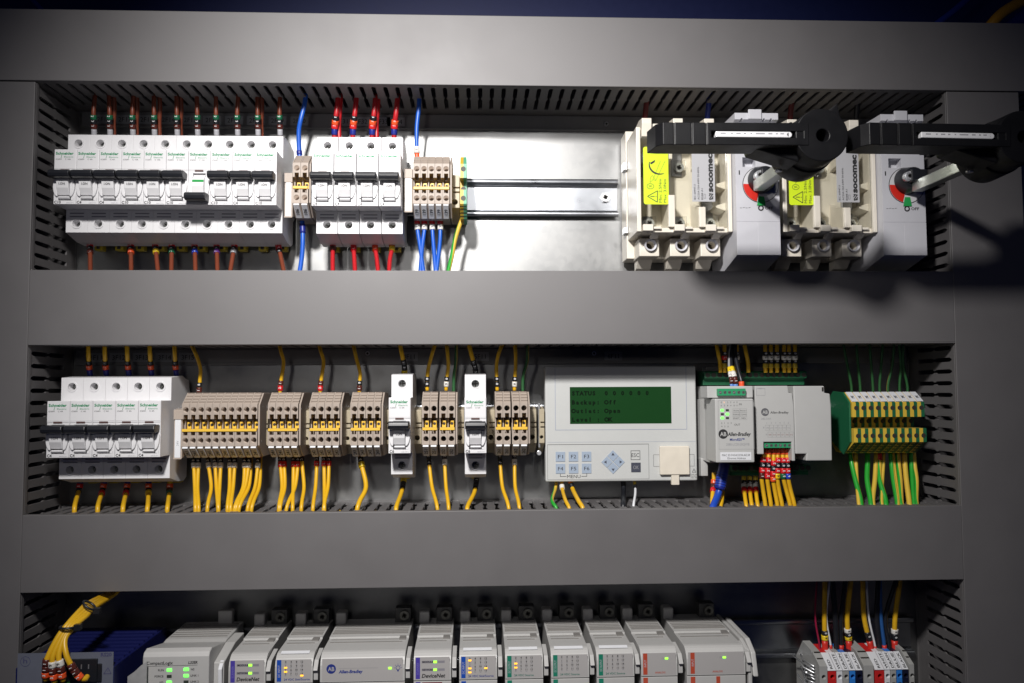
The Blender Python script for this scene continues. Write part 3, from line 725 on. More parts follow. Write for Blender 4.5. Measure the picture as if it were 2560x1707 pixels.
pr.text('MENU', HX(318), HZ(1202), pp, 2.75, INK, align='c', width=HX(375)-HX(262))
pr.text('ESC', HX(843), HZ(1027), pp, 3.3, INK, align='c', width=HX(877)-HX(812)); pr.frame(HX(804), HX(884), HZ(1052), HZ(972), .4, pp, INK)
tx, tz = HX(1340), HZ(1162)
for q in (((-1.7, 0), (1.7, 0)), ((1.7, 0), (0, 3.2)), ((0, 3.2), (-1.7, 0))): pr.line(tx+q[0][0], tz+q[0][1], tx+q[1][0], tz+q[1][1], .3, pp, INK)
pr.line(tx, tz+.6, tx, tz+2, .3, pp, INK)
for k, s in enumerate(('Look into', 'the info to', 'insp. Dial')): pr.text(s, tx, tz-2.2-1.4*k, pp, .9, INK, align='c', width=6.2)
pr.build('printed_front', t, flat=True)
KEY = M('pale blue key', (.33, .40, .50), .5, var=.01); KEYD = M('dark key', (.055, .06, .085), .5, var=.01)
def key(name, shape, mat, s=None, xz=None, ink=INK, wd=None):
    mb = MB().prism(shape, HP-.05, HP+.5, 'p', mat)
    if s:
        mb.text(s, xz[0], xz[1], HP+.56, 3.1, ink, align='c', width=wd)
    return mb
for r_, (v0, names) in enumerate(((978, ('F1', 'F2', 'F3')), (1080, ('F4', 'F5', 'F6')))):
    for c, nm in enumerate(names):
        u0 = 165+c*111
        key('key', [(HX(u0), HZ(v0)), (HX(u0+80), HZ(v0)), (HX(u0+80), HZ(v0+82)), (HX(u0), HZ(v0+82))], KEY, nm, (HX(u0+41), HZ(v0+56)), wd=HX(u0+62)-HX(u0+18)).build('function_key', t)
key('key', [(HX(806), HZ(1075)), (HX(886), HZ(1075)), (HX(886), HZ(1155)), (HX(806), HZ(1155))], KEYD, 'OK', (HX(846), HZ(1130)), INKG, wd=HX(870)-HX(822)).build('function_key', t)
cx, cz = HX(652), HZ(1068)
for ang in (0, 90, 180, 270):
    g = math.radians(ang); ex, ez = math.cos(g), math.sin(g)
    d = 7.2; h = 5.0
    q = [(cx+ex*d+h, cz+ez*d), (cx+ex*d, cz+ez*d+h), (cx+ex*d-h, cz+ez*d), (cx+ex*d, cz+ez*d-h)]
    # diamonds set as rotated squares touching along their sides
    q = [(cx+ex*5.35+a*4.9, cz+ez*5.35+b*4.9) for a, b in ((1, 0), (0, 1), (-1, 0), (0, -1))]
    mb = key('key', q, KEY)
    ax, az = cx+ex*6.6, cz+ez*6.6
    mb.add([(ax+ex*1.5, HP+.56, az+ez*1.5), (ax-ex*.9-ez*1.4, HP+.56, az-ez*.9+ex*1.4), (ax-ex*.9+ez*1.4, HP+.56, az-ez*.9-ex*1.4)], [(0, 1, 2)], KEYD)
    mb.build('arrow_key', t)
LCD = M('green lcd glass', (.010, .050, .013), .22, var=.02); LCDT = M('lcd dark pixels', (.001, .009, .002), .6, var=0, spec=.1)
mb = MB().box(HX(290), HX(1155), HP-.4, HP+.15, HZ(742), HZ(428), LCD)
rows = ('STATUS  0 0 0 0 0 0', 'Backup: Off', 'Outlet: Open', 'Level : OK')
cell = (HX(968)-HX(303))/19.0
for r_, (s, v) in enumerate(zip(rows, (498, 575, 648, 722))):
    for k, ch in enumerate(s):
        if ch != ' ': mb.text(ch, HX(303)+cell*(k+.5), HZ(v), HP+.22, 3.4, LCDT, align='c', bold=.06)
mb.build('lcd_screen', t)
xa, xb = HX(1046), HX(1295)
MB().box(xa, xb, HP, HP+3.5, HZ(1178), HZ(935), M('cream socket cover', (.72, .66, .56), .4)).build('socket_cover', t, bevel=.6)
MB().box(HX(1142), HX(1208), HP-1, HP+2.6, HZ(1266), HZ(1179), MATS['cream socket cover']).build('cover_tab', t, bevel=.4)
mb = MB().frame(HX(996), HX(1344), HZ(1110), HZ(1008), .25, pp+.02, DL); mb.build('socket_outline', t)
# ------------------------------------------------------------------ small controller beside the display
CG = M('controller grey plastic', (.47, .47, .46), .45, var=.02)
def GX(u, p): return X(1720+u/3.178, 1060, p)
def GZ(v, p): return Z(1900, 840+v/3.178, p)
t = thing('small_controller', 'light grey controller with lit green lamps right of the display unit', 'controller')
pf = 82.
MB().box(GX(140, 40), GX(530, pf), 8, 52, GZ(1000, 52), GZ(392, 60), CG).build('base_housing', t, bevel=.6)
MB().box(GX(158, 74), GX(522, 74), 52, 74, GZ(486, 74), GZ(392, 74), CG).build('upper_housing', t, bevel=.6)
MB().prism([(GX(216, pf), pf-26), (GX(218, pf), pf), (GX(524, pf), pf), (GX(526, pf), pf-26)], GZ(1000, pf), GZ(492, pf), 'z', CG).build('front_housing', t, bevel=1.0, seg=3)
MB().prism([(GX(95, 30), 16), (GX(95, 30), 30), (GX(216, pf-28), pf-26), (GX(230, 60), 50)], GZ(1000, 60), GZ(500, 60), 'z', CG).build('side_housing', t, bevel=.4)
MB().prism([(26, GZ(960, 30)), (34, GZ(960, 30)), (34, GZ(1100, 30)), (26, GZ(1106, 30))], GX(88, 30), GX(152, 34), 'x', CG).build('side_foot', t, bevel=.5)
mb = MB(); q_ = pf+.1
mb.frame(GX(243, pf), GX(524, pf), GZ(894, pf), GZ(506, pf), .18, q_, M('faint outline', (.30, .30, .30), .5))
for k, s in enumerate('012345'):
    mb.text(s, GX(264+k*25, pf), GZ(527, pf), q_, 1.3, M('orange lit lamp', (1, .35, .05), emit=1.5) if s == '1' else INK)
for k, s in enumerate(('6', '7', '8', '9', '10', '11')): mb.text(s, GX(264+k*25, pf), GZ(552, pf), q_, 1.2, INK)
mb.text('IN', GX(410, pf), GZ(544, pf), q_, 1.6, INK); mb.text('OUT', GX(368, pf), GZ(706, pf), q_, 1.6, INK)
for k, s in enumerate('0123'): mb.text(s, GX(264+k*25, pf), GZ(692, pf), q_, 1.3, INK)
for k, s in enumerate('456'): mb.text(s, GX(264+k*25, pf), GZ(718, pf), q_, 1.3, INK)
for r_, pair in enumerate((('RUN', 'FAULT'), ('FORCE', 'COMM'), ('ENET', 'SD'))):
    for c, s in enumerate(pair):
        mb.frame(GX(357+c*57, pf), GX(412+c*57, pf), GZ(600+r_*30, pf), GZ(571+r_*30, pf), .14, q_, MATS['faint outline']); mb.text(s, GX(385+c*57, pf), GZ(592+r_*30, pf), q_, 1.0, INK, align='c', width=2.4+.6*len(s))
def ab_logo(mb, x, z, r, p, col, txt):
    mb.cyl(x, z, r, p-.1, p, col, n=32); mb.text('AB', x, z-r*.42, p+.06, r*.84, txt, align='c', bold=.02, width=r*1.35)
ab_logo(mb, GX(278, pf), GZ(772, pf), 3.9, q_, INK, CG)
mb.text('Allen-Bradley', GX(314, pf), GZ(787, pf), q_, 2.9, INK, bold=.03, shear=.18, width=GX(494, pf)-GX(314, pf))
mb.text('Micro820™', GX(330, pf), GZ(826, pf), q_, 2.0, INKBLUE, bold=.02, width=GX(446, pf)-GX(330, pf)); mb.text('2080-LC20-20QWB', GX(300, pf), GZ(864, pf), q_, 2.0, INKG, width=GX(484, pf)-GX(300, pf))
mb.build('printed_front', t, flat=True)
mb = MB().box(GX(252, pf), GX(497, pf), pf, pf+.25, GZ(980, pf), GZ(917, pf), TAG)
mb.text('MAC ID F4:54:33:9A:AE:38', GX(375, pf), GZ(948, pf), pf+.32, 1.7, INK, align='c', width=GX(490, pf)-GX(270, pf)); mb.text('Ethernet Address', GX(380, pf), GZ(972, pf), pf+.32, 1.6, INK, align='c', width=GX(452, pf)-GX(308, pf))
mb.build('address_sticker', t)
LEDG = M('lit green lamp', (.12, 1, .08), emit=2.2); LEDO = M('unlit lamp', (.04, .05, .04), .3)
for r_, (a, b_) in enumerate(((1, 0), (0, 1), (1, 0))):
    for c, on in enumerate((a, b_)):
        MB().box(GX(262+c*40, pf), GX(286+c*40, pf), pf-.2, pf+.25, GZ(653-(2-r_)*31, pf)-.0, GZ(637-(2-r_)*31, pf), LEDG if on else LEDO).build('status_lamp', t)
def plug(parent_name, label, xa, xb, za, zb, p, n, col, cat='plug connector', parent=None, rows=1):
    mb = MB().box(xa, xb, p-9, p, za, zb, col)
    w = (xb-xa)/n
    t2 = parent
    o = mb.build(parent_name, parent, bevel=.3, cut=None)
    for k in range(n):
        s = MB().cyl(xa+w*(k+.5), (za+zb)/2-.2, w*.34, p-.6, p+.12, M('slot screw grey', (.18, .2, .19), .4, .6), n=16)
        g = math.radians(random.uniform(20, 70)); c, s2 = math.cos(g)*w*.28, math.sin(g)*w*.28
        s.line(xa+w*(k+.5)-c, (za+zb)/2-.2-s2, xa+w*(k+.5)+c, (za+zb)/2-.2+s2, w*.10, p+.2, CHROME if k % 3 == 0 else DARKHOLE)
        s.build('screw', o)
    return o
PLUGG = M('bright green connector', (.03, .30, .13), .4, var=.03)
o = plug('plug_connector', '', GX(243, 78), GX(464, 78), GZ(468, 78), GZ(412, 78), 78, 6, PLUGG)
tag(o, 'green six-way plug on top of the controller under the yellow and white sleeves', 'plug connector')
t = thing('power_module', 'grey module with a green plug at its bottom, between controller and blank module', 'module')
p2 = 72.
MB().prism([(GX(536, p2), GZ(392, p2)), (GX(800, p2), GZ(392, p2)), (GX(806, p2), GZ(448, p2)), (GX(834, p2), GZ(452, p2)), (GX(845, p2), GZ(560, p2)), (GX(845, p2), GZ(990, p2)), (GX(820, p2), GZ(990, p2)), (GX(820, p2), GZ(838, p2)), (GX(598, p2), GZ(838, p2)), (GX(598, p2), GZ(934, p2)), (GX(545, p2), GZ(934, p2))], 10, p2, 'p', CG).build('housing', t, bevel=.6)
mb = MB(); q_ = p2+.1; ab_logo(mb, GX(614, p2), GZ(600, p2), 3.3, q_, M('grey logo', (.12, .12, .13), .5), CG)
mb.text('Allen-Bradley', GX(655, p2), GZ(612, p2), q_, 1.9, INK, bold=.01, shear=.18, width=GX(800, p2)-GX(655, p2)); mb.text('2085-OW4', GX(582, p2), GZ(660, p2), q_, 1.6, INKG, width=GX(660, p2)-GX(582, p2))
for k in range(6): mb.text(str(k+1), GX(624+k*34, p2), GZ(692, p2), q_, 1.4, INKG)
for r_, (u0, v0) in enumerate(((612, 745), (632, 800))):
    mb.text('BA'[r_], u0 and GX(u0-16, p2), GZ(v0-16, p2), q_, 1.4, INKG)
    for k in range(6): mb.frame(GX(u0+k*34, p2), GX(u0+33+k*34, p2), GZ(v0, p2), GZ(v0-42, p2), .14, q_, MATS['faint outline']); mb.text(('CM0', 'O-0', 'CM1', 'O-1', 'CM2', 'O-2')[k], GX(u0+17+k*34, p2), GZ(v0-14, p2), q_, 1.2, INKG if r_ == 0 else M('reddish ink', (.22, .08, .08), .6), align='c', width=2.2)
mb.frame(GX(548, p2), GX(618, p2), GZ(468, p2), GZ(410, p2), .2, q_, INKG); mb.text('OUT', GX(566, p2), GZ(417, p2), q_, .9, INKG)
mb.build('printed_front', t, flat=True)
o = plug('plug_connector', '', GX(604, 70), GX(820, 70), GZ(886, 70), GZ(840, 70), 70, 6, PLUGG); tag(o, 'green six-way plug above the orange ferrules of the grey module', 'plug connector')
t = thing('blank_module', 'plain grey blank module left of the green and yellow terminals', 'module')
MB().prism([(GX(846, p2), GZ(394, p2)), (GX(1092, p2), GZ(394, p2)), (GX(1094, p2), GZ(450, p2)), (GX(1136, p2), GZ(456, p2)), (GX(1143, p2), GZ(560, p2)), (GX(1140, p2), GZ(990, p2)), (GX(932, p2), GZ(990, p2)), (GX(938, p2), GZ(935, p2)), (GX(850, p2), GZ(935, p2))], 10, p2-.5, 'p', CG).build('housing', t, bevel=.8)
MB().box(GX(1072, p2), GX(1086, p2), p2-.6, p2-.35, GZ(438, p2), GZ(404, p2), DARKHOLE).build('latch_opening', t)
tag(MB().box(GX(1140, 20), GX(1180, 20), 9, 14, GZ(803, 20), GZ(788, 20), STEEL).build('rail_pin', bevel=.3), 'short metal pin between the blank module and the green terminals', 'pin')
for v0, v1, u0, u1, lb, n, p_ in ((252, 385, 140, 955, 'long shade-darkened green terminal strip above the controller modules', 17, 35), (1005, 1108, 345, 968, 'long shade-darkened green terminal strip below the controller modules', 14, 44)):
    t = thing('green_terminal_strip', lb, 'terminal strip')
    xa, xb, za, zb = GX(u0, p_), GX(u1, p_), GZ(v1, p_), GZ(v0, p_)
    mb = MB().prism([(10, za), (p_-6, za), (p_-6, za+(zb-za)*.34), (p_, za+(zb-za)*.42), (p_-1, za+(zb-za)*.82), (p_-8, zb-2), (10, zb-2)], xa, xb, 'x', GRN_SHADED); mb.build('body', t, bevel=.5)
    MB().box(xa+4, xb-4, 12, p_-10, zb-2, zb+1.4, STRIP).build('top_bar', t)
    w_ = (xb-xa)/n
    for k in range(n): MB().cyl(xa+w_*(k+.5), za+(zb-za)*.60, 2.1, p_-3, p_+.1, DARKHOLE, n=14).build('clamp_hole', t)
# ------------------------------------------------------------------ green and yellow earth terminals
def ex_(u, p): return X(2120+u/5.6, 1100, p)
def ez_(v, p): return Z(2230, 960+v/5.6, p)
xa = ex_(70, 64); w = (ex_(1086, 64)-xa)/10
zc = ez_(530, 60)
_e = {}
def earth_block(i, label):
    if not _e:
        t = thing('earth_terminal', label, 'earth terminal', (xa+i*w, 0, zc), 'three-tier earth terminals')
        zt1, zt0, zb1, zb0 = ez_(252, 64)-zc, ez_(452, 64)-zc, ez_(612, 66)-zc, ez_(806, 66)-zc
        zT, zB = ez_(105, 50)-zc, ez_(955, 48)-zc
        prof = [(8, 10), (30, zT), (50, zT), (64, zt1), (64, zt0), (46, zt0), (46, zb1), (66, zb1), (66, zb0), (48, zB), (30, zB), (8, -10)]
        hs = MB()
        for (c0, c1, m_, nm) in ((.05, w*.52, GYEL, 'yellow_half'), (w*.52+.02, w-.05, GRN_SHADED, 'green_half')):
            mb = MB().prism(prof, c0, c1, 'x', m_)
            for k in range(4):
                f0 = .12+k*.22; f1 = f0+.12
                A = lambda f: (66-18*f+.25, zb0+(zB-zb0)*f-.2)
                (pa, za_), (pb, zb_) = A(f0), A(f1)
                mb.add([(c0+.3, pa, za_), (c1-.3, pa, za_), (c1-.3, pb, zb_), (c0+.3, pb, zb_)], [(0, 1, 2, 3)], DARKHOLE)
            mb.build(nm, t)
        for z, p_ in (((zt1+zt0)/2+1.6, 64), ((zt0+zb1)/2+.6, 46), ((zb1+zb0)/2-.4, 66)):
            MB().cyl(w*.58, z, 1.95, p_-.4, p_+.12, DARKHOLE, n=18).build('clamp_hole', t)
        mb = MB(); L = (64-50, zt1-zT)
        A = lambda f, h, x: (x, 64-14*f+h*.8, zt1+(zT-zt1)*f+h*.5)
        v = [A(f, h, x) for x in (.5, w-.6) for f, h in ((.06, 0), (.06, 1.1), (.97, 1.1), (.97, 0))]
        mb.add(v, [(0, 1, 2, 3), (7, 6, 5, 4), (0, 4, 5, 1), (1, 5, 6, 2), (2, 6, 7, 3), (3, 7, 4, 0)], TAG)
        vs, fs = glyph('PE', .03); k_ = 3.0/.7
        mb.add([A(.36+a_*k_*.055, 1.25, w/2+1.3-b_*k_*.8) for a_, b_ in vs], fs, INK)
        mb.build('marker_tag', t); remember(t); _e[0] = t
        return t
    c = copy_tree(_e[0]); c.location = Vector((xa+i*w, 0, zc))*S; c['label'] = label
for i in range(10): earth_block(i, 'green and yellow terminal tagged PE, %s of ten beside the right duct' % ORD[i])
zt = ez_(105, 50)-zc
tag(MB().prism([(8, 11), (30, zt+1), (50, zt), (62, ez_(252, 64)-zc), (62, ez_(806, 66)-zc), (48, ez_(955, 48)-zc-1), (8, -10)], 0, 1.6, 'x', GRN_SHADED).build('end_plate', loc=(xa-1.7, 0, zc), bevel=.3), 'shade-darkened green end plate on the left of the earth terminals', 'end plate', None)
#@@PART4
# ------------------------------------------------------------------ bottom row: modules of the large controller
MG = M('module grey plastic', (.47, .465, .455), .36, var=.02)
MGD = M('module rib recess', (.22, .21, .20), .5)
VIO = M('violet label', (.07, .05, .34), .45); BLB = M('blue label', (.01, .07, .40), .45)
GRB = M('green label', (.01, .19, .12), .45); RDB = M('rust label', (.45, .07, .035), .45)
STK = M('module sticker grey', (.40, .385, .38), .5, var=.01)
LG = M('lit yellow green lamp', (.28, 1, .05), emit=2.0); LO = M('lit amber lamp', (1, .42, .03), emit=1.8)
ZT3 = -198.5
def mxl(px): return X(px, 1670, 103)
def mz(py): return Z(1200, py, 103)
def module(pl, pr, kind, label, name='plc_module', group='controller modules clipped side by side'):
    xa, xb = mxl(pl), mxl(pr)
    t = thing(name, label, 'controller module', (xa, 0, 0), group)
    w = xb-xa; pf = 103.
    prof = [(12, -300), (12, ZT3+1), (30, ZT3+1), (62, ZT3), (62, ZT3-1), (90, ZT3-1.6)]
    for i in range(7):
        g = math.radians(90-15*i); prof.append((pf-11+11*math.cos(g), ZT3-12.6+11*math.sin(g)))
    prof += [(pf, mz(1697)), (pf-1.2, mz(1697)-.3), (pf-1.2, mz(1699.5)), (pf-.4, mz(1700)), (pf-.4, -300)]
    MB().prism(prof, 0, w, 'x', MG, smooth=False).build('housing', t, bevel=.5)
    r = MB()
    for k in range(6): r.box(1.5, w-1.5, 31+k*4.6, 32.6+k*4.6, ZT3+.2, ZT3+.75+.35, MGD)
    r.build('rear_ribs', t, flat=True)
    for k in range(2):
        MB().box(2.5, w-4.5, 66+k*7, 67.2+k*7, ZT3-1.4, ZT3-.8, MGD).build('vent_slot', t)
    MB().box(w-7.5, w-2.2, 58, 69, ZT3-1.2, ZT3+.05, MGD).build('latch_notch', t)
    MB().box(-1, 8, 14, 27, ZT3, ZT3+10.5, MG).build('rear_tab', t, bevel=1.6, seg=3)
    MB().box(w-15, w-1.5, 12, 24, ZT3, ZT3+13, M('dark module metal', (.06, .06, .06), .4)).build('mounting_bracket', t, bevel=.8)
    screwhead(MB(), w-7, ZT3+7, 4.0, 26, M('dim screw steel', (.12, .12, .11), .3, .7), 20).build('mounting_screw', t)
    f = MB(); q_ = pf+.12; zt = mz(1639); zb = mz(1694)
    if kind in ('net', 'di', 'do16', 'do', 'ai', 'ao'):
        c = {'net': VIO, 'di': BLB, 'do16': GRB, 'do': GRB, 'ai': RDB, 'ao': RDB}[kind]
        xs = 1.6 if kind != 'ao' else 3.0
        f.box(1.2, w-1.2, pf-.1, pf+.05, zb, zt, STK)
        f.box(xs, xs+3.3, pf+.05, q_, zb+.3, zt-.2, c); f.box(xs, xs+3.6, pf-.5, pf-.2, -300, mz(1701), c)
        txt = {'net': 'SCANNER', 'di': 'DC INPUT', 'do16': 'DC OUTPUT', 'do': 'DC OUTPUT', 'ai': 'INPUT', 'ao': 'INPUT'}[kind]
        f.text(txt, xs+2.5, zb+(3.5 if len(txt) > 6 else 6), q_+.05, 1.7, M('pale ink', (.5, .5, .55), .5) if kind != 'net' else M('violet ink', (.2, .18, .5), .5), rot=90, width=9.0 if len(txt) > 6 else 5.6)
        if kind in ('di', 'do16', 'do'):
            lit = {'di': ((0, 0), (0, 2), (0, 3), (3, 2)), 'do16': ((0, 1), (0, 2)), 'do': ()}[kind]
            if kind == 'di' and pl < 1000: lit = ((0, 1), (0, 2), (3, 3))
            for c4 in range(4):
                for r4 in range(4):
                    f.text(str(c4*4+r4), xs+6.6+c4*4.1, zt-2.4-r4*3.0, q_, 1.5, INK, align='c', bold=.02)
                    f.line(xs+6.0+c4*4.1, zt-3.0-r4*3.0, xs+7.2+c4*4.1, zt-3.0-r4*3.0, .5, q_, INKG)
            for (c4, r4) in lit: f.box(xs+5.5+c4*4.1, xs+7.7+c4*4.1, pf, pf+.3, zt-3.6-r4*3.0, zt-2.5-r4*3.0, LO)
            tx = '24 VDC Sink/Source' if kind == 'di' else '24 VDC Source'
            f.text(tx, xs+5.4, zb+1.0, q_, 1.5, INKBLUE if kind == 'di' else M('teal ink', (.03, .16, .12), .5), bold=.02, width=19.5 if kind == 'di' else 15)
        elif kind == 'net':
            for k, s in enumerate(('MODULE', 'NETWORK')):
                z = mz(1651+k*19.5)
                f.box(6.2, w-5, pf, q_-.02, z-.9, z+.9, M('grey band', (.25, .24, .27), .5)); f.text(s, 6.8, z-.65, q_, 1.4, INK, bold=.03, width=8.2)
                f.box(15.2, 17.8, pf, pf+.35, z-.8, z+.8, LG)
            f.text('DeviceNet', 6.2, zb+1.2, q_, 2.8, INK, bold=.03, shear=.2, width=w-11)
            f.box(6.6, w-7, pf-.4, pf-.25, mz(1706)-1, mz(1702), M('dim red label', (.20, .05, .06), .5))
        else:
            gx = w*.60 if kind == 'ai' else w*.58
            f.text('OK', gx-1, mz(1654)-.2, q_, 1.3, INKG); f.box(gx+1.6, gx+4.0, pf, pf+.35, mz(1654)-.3, mz(1654)+1.0, LG)
            f.text('ANALOG', w*.52, zb+1.1, q_, 1.4, RDB, align='c', bold=.02, width=8)
            if kind == 'ao': f.box(w*.5, w*.5+3, pf-.5, pf-.2, -300, mz(1701), RDB)
    elif kind == 'psu':
        f.box(1.6, w-1.6, pf-.1, pf+.05, zb, zt, STK)
        ab_logo(f, X(828, 1665, 103)-xa, mz(1664), 3.6, q_, M('deep blue ink', (.015, .03, .20), .5), STK)
        f.line(X(847, 1665, 103)-xa, mz(1663), X(945, 1665, 103)-xa, mz(1663), .2, q_, INKG)
        f.text('Allen-Bradley', X(847, 1665, 103)-xa, mz(1675), q_, 2.3, INKBLUE, bold=.04, shear=.18, width=18)
        f.box(X(971, 1665, 103)-xa, X(979, 1665, 103)-xa, pf, pf+.35, mz(1667), mz(1662), LG)
        bx = X(995, 1665, 103)-xa; f.ring(bx, mz(1664), 1.7, 1.35, pf, q_, INKBLUE); f.box(bx-.6, bx+.6, pf, q_, mz(1673), mz(1669), INKBLUE)
        for k in range(5):
            g = math.radians(k*45); f.line(bx+2.1*math.cos(g), mz(1664)+2.1*math.sin(g), bx+3.2*math.cos(g), mz(1664)+3.2*math.sin(g), .25, q_, INKBLUE)
    f.build('printed_front', t, flat=True)
    if kind in ('di', 'do16', 'do'):
        c = MB().box(4, w-4, 87, 90.3, ZT3-2.2, ZT3-1.15, TAG)
        # slanted white tag on the shoulder
        c = MB().add([(3, 93.0, ZT3-1.45), (w-4, 93.0, ZT3-1.45), (w-4, 96.8, ZT3-2.4), (3, 96.8, ZT3-2.4), (3, 93.2, ZT3-1.0), (w-4, 93.2, ZT3-1.0), (w-4, 97.1, ZT3-2.0), (3, 97.1, ZT3-2.0)], [(0, 1, 2, 3), (4, 7, 6, 5), (0, 4, 5, 1), (1, 5, 6, 2), (2, 6, 7, 3), (3, 7, 4, 0)], TAG)
        c.build('shoulder_tag', t)
    # bus lever at the right edge
    MB().prism([(80, ZT3-3), (100, ZT3-6), (106, ZT3-12), (106, mz(1665)), (103.4, mz(1668)), (103.4, mz(1690)), (99, mz(1696)), (80, mz(1696))], w+.7, w+4.0, 'x', MG).build('bus_lever', t, bevel=.5)
    return t
defs = [(571, 664, 'net', 'narrow grey module lettered DeviceNet, first one right of the processor'),
        (687, 782, 'di', 'grey input module with blue stripe, left of the wide power supply module'),
        (800, 1012, 'psu', 'widest grey module, blue AB emblem on its front'),
        (1034, 1128, 'net', 'grey module lettered DeviceNet directly right of the widest module'),
        (1148, 1243, 'di', 'grey input module with blue stripe right of the widest module'),
        (1263, 1358, 'do16', 'grey green-striped output module with two amber lamps lit'),
        (1378, 1473, 'do', 'green-striped output module without lit lamps, the left one'),
        (1492, 1586, 'do', 'green-striped output module without lit lamps, next to a rust-striped one'),
        (1603, 1694, 'ai', 'narrow grey analog module with rust-coloured stripe'),
        (1717, 1864, 'ao', 'wide grey analog module with rust-coloured stripe at the right end')]
for d in defs: module(*d)
xa = mxl(1872)
t = thing('row_end_cover', 'pale grey cover closing the right end of the module row', 'end cover')
MB().prism([(14, -300), (14, ZT3+1), (80, ZT3-1), (95, ZT3-5), (102, ZT3-14), (102, -250), (96, -300)], xa, xa+3.2, 'x', MG).build('plate', t, bevel=.9)
MB().prism([(30, ZT3+2), (84, ZT3), (98, ZT3-7), (104, ZT3-24), (88, ZT3-24), (80, ZT3-8), (30, ZT3-6)], xa+3.4, xa+7.4, 'x', MG).build('hook', t, bevel=.9)
# processor
pf = 107.
xa, xb = X(356, 1670, pf), X(536, 1670, pf)
t = thing('processor_module', 'pale grey processor with rows of green lamps at the left of the module row', 'controller module', (0, 0, 0))
MB().prism([(12, -300), (12, ZT3+1), (60, ZT3), (66, ZT3-1), (100, Z(450, 1638, pf)+4), (105.4, Z(450, 1638, pf)+2.4), (pf, Z(450, 1638, pf)-.6), (pf, -300)], xa, xb-4, 'x', MG).build('housing', t, bevel=.9)
MB().prism([(40, -300), (40, ZT3-1), (66, ZT3-1.4), (96, ZT3-8), (98, -300)], xb-3.9, xb+4, 'x', MG).build('side_panel', t, bevel=.7)
MB().prism([(99, ZT3-26), (100, ZT3-12), (94, ZT3-7), (90, ZT3-9), (95, ZT3-14), (96, ZT3-26)], xb+.5, xb+3.4, 'x', TAG).build('bus_lever', t, bevel=.4)
for r_ in range(5):
    for c in range(3):
        zz = ZT3-1-6.5*((70+r_*6-66)/35)
        MB().box(xa+6+c*15, xa+18+c*15, 70+r_*6, 72.2+r_*6, zz-.6, zz+.12, MGD).build('vent_slot', t)
r = MB()
for k in range(7): r.box(xa+2, xb-6, 20+k*5.6, 21.6+k*5.6, ZT3+.2, ZT3+1.2-.1*k, MGD)
r.build('rear_ribs', t, flat=True)
MB().box(xb-24, xb-12, 12, 20, ZT3, ZT3+12, MG).build('rear_tab', t, bevel=1)
def CX(u): return X(u/3.675, 1670, pf)
def CZ(v): return Z(450, 1440+v/3.675, pf)
f = MB(); q_ = pf+.1
f.text('CompactLogix', CX(1348), CZ(805), q_, 2.3, INK, bold=.02, width=CX(1588)-CX(1348)); f.text('L33ER', CX(1728), CZ(803), q_, 2.0, INK, bold=.03, shear=.2, width=CX(1815)-CX(1728))
f.line(CX(1348), CZ(819), CX(1815), CZ(815), .25, q_, INK)
for s, u, v, al in (('RUN', 1505, 866, 'r'), ('FORCE', 1503, 922, 'r'), ('I/O', 1503, 978, 'r'), ('NS', 1755, 863, 'l'), ('LINK 1', 1752, 920, 'l'), ('LINK 2', 1752, 976, 'l')): f.text(s, CX(u), CZ(v), q_, 1.5, INK, align=al, bold=.02)
f.build('printed_front', t, flat=True)
for u, v, on in ((1535, 855, 1), (1535, 912, 0), (1535, 968, 1), (1690, 852, 1), (1690, 910, 1), (1690, 966, 0)):
    MB().box(CX(u), CX(u+44), pf-.2, pf+.35, CZ(v+14), CZ(v-12), LEDG if on else LEDO).build('status_lamp', t)
# ------------------------------------------------------------------ blue network switch and its yellow cable bundle
SWB = M('deep blue enamel', (.005, .008, .075), .45, var=.04)
pf = 125.; xa, xb = X(39.5, 1650, pf), X(285.7, 1650, pf); zt = -199.
t = thing('network_switch', 'deep blue network switch in the bottom left corner behind yellow leads', 'network switch')
body = MB().prism([(20, -300), (20, zt), (pf, zt), (pf, -300)], xa, xb, 'x', SWB)
body.build('housing', t, bevel=.6)
for k in range(9): MB().box(xa+2, xb-2, 34+k*9.5, 37+k*9.5, zt-.3, zt+1.0, SWB).build('cooling_rib', t)
RSG = M('switch grey front', (.13, .14, .18), .45)
x1, x2 = X(45, 1650, pf), X(284, 1650, pf)
MB().box(x1, x2, pf, pf+.5, -300, Z(160, 1630, pf), RSG).build('front_plate', t)
def RX(u): return X(20+u/5.88, 1650, pf+.6)
def RZ(v): return Z(200, 1560+v/5.88, pf+.6)
f = MB(); q_ = pf+.62; DK = M('switch ink', (.06, .06, .14), .5, var=0)
f.text('h', RX(225), RZ(555), q_, 3.6, DK, width=2.8); f.ring(RX(255), RZ(528), 3.6, 3.35, pf+.5, q_, DK)
f.text('RS20', RX(1362), RZ(472), q_, 2.5, DK, bold=.03, width=RX(1522)-RX(1362))
for q in (((1412, 730), (1522, 730)), ((1522, 730), (1472, 640)), ((1472, 640), (1412, 730))): f.line(RX(q[0][0]), RZ(q[0][1]), RX(q[1][0]), RZ(q[1][1]), .45, q_, DK)
f.line(RX(1472), RZ(668), RX(1472), RZ(706), .3, q_, DK)
f.build('printed_front', t, flat=True)
MB().box(RX(930), RX(1325), pf+.5, pf+2.4, RZ(840), RZ(500), BLACK).box(RX(1325), RX(1388), pf+.5, pf+1.8, RZ(840), RZ(575), BLACK).box(RX(520), RX(930), pf+.5, pf+2.0, -260, RZ(560), BLACK).build('terminal_socket', t, bevel=.4)
for u in (1000, 1100, 1205): MB().box(RX(u)-.35, RX(u)+.35, pf+2.4, pf+2.8, RZ(640), RZ(575), STEEL).build('contact_pin', t)
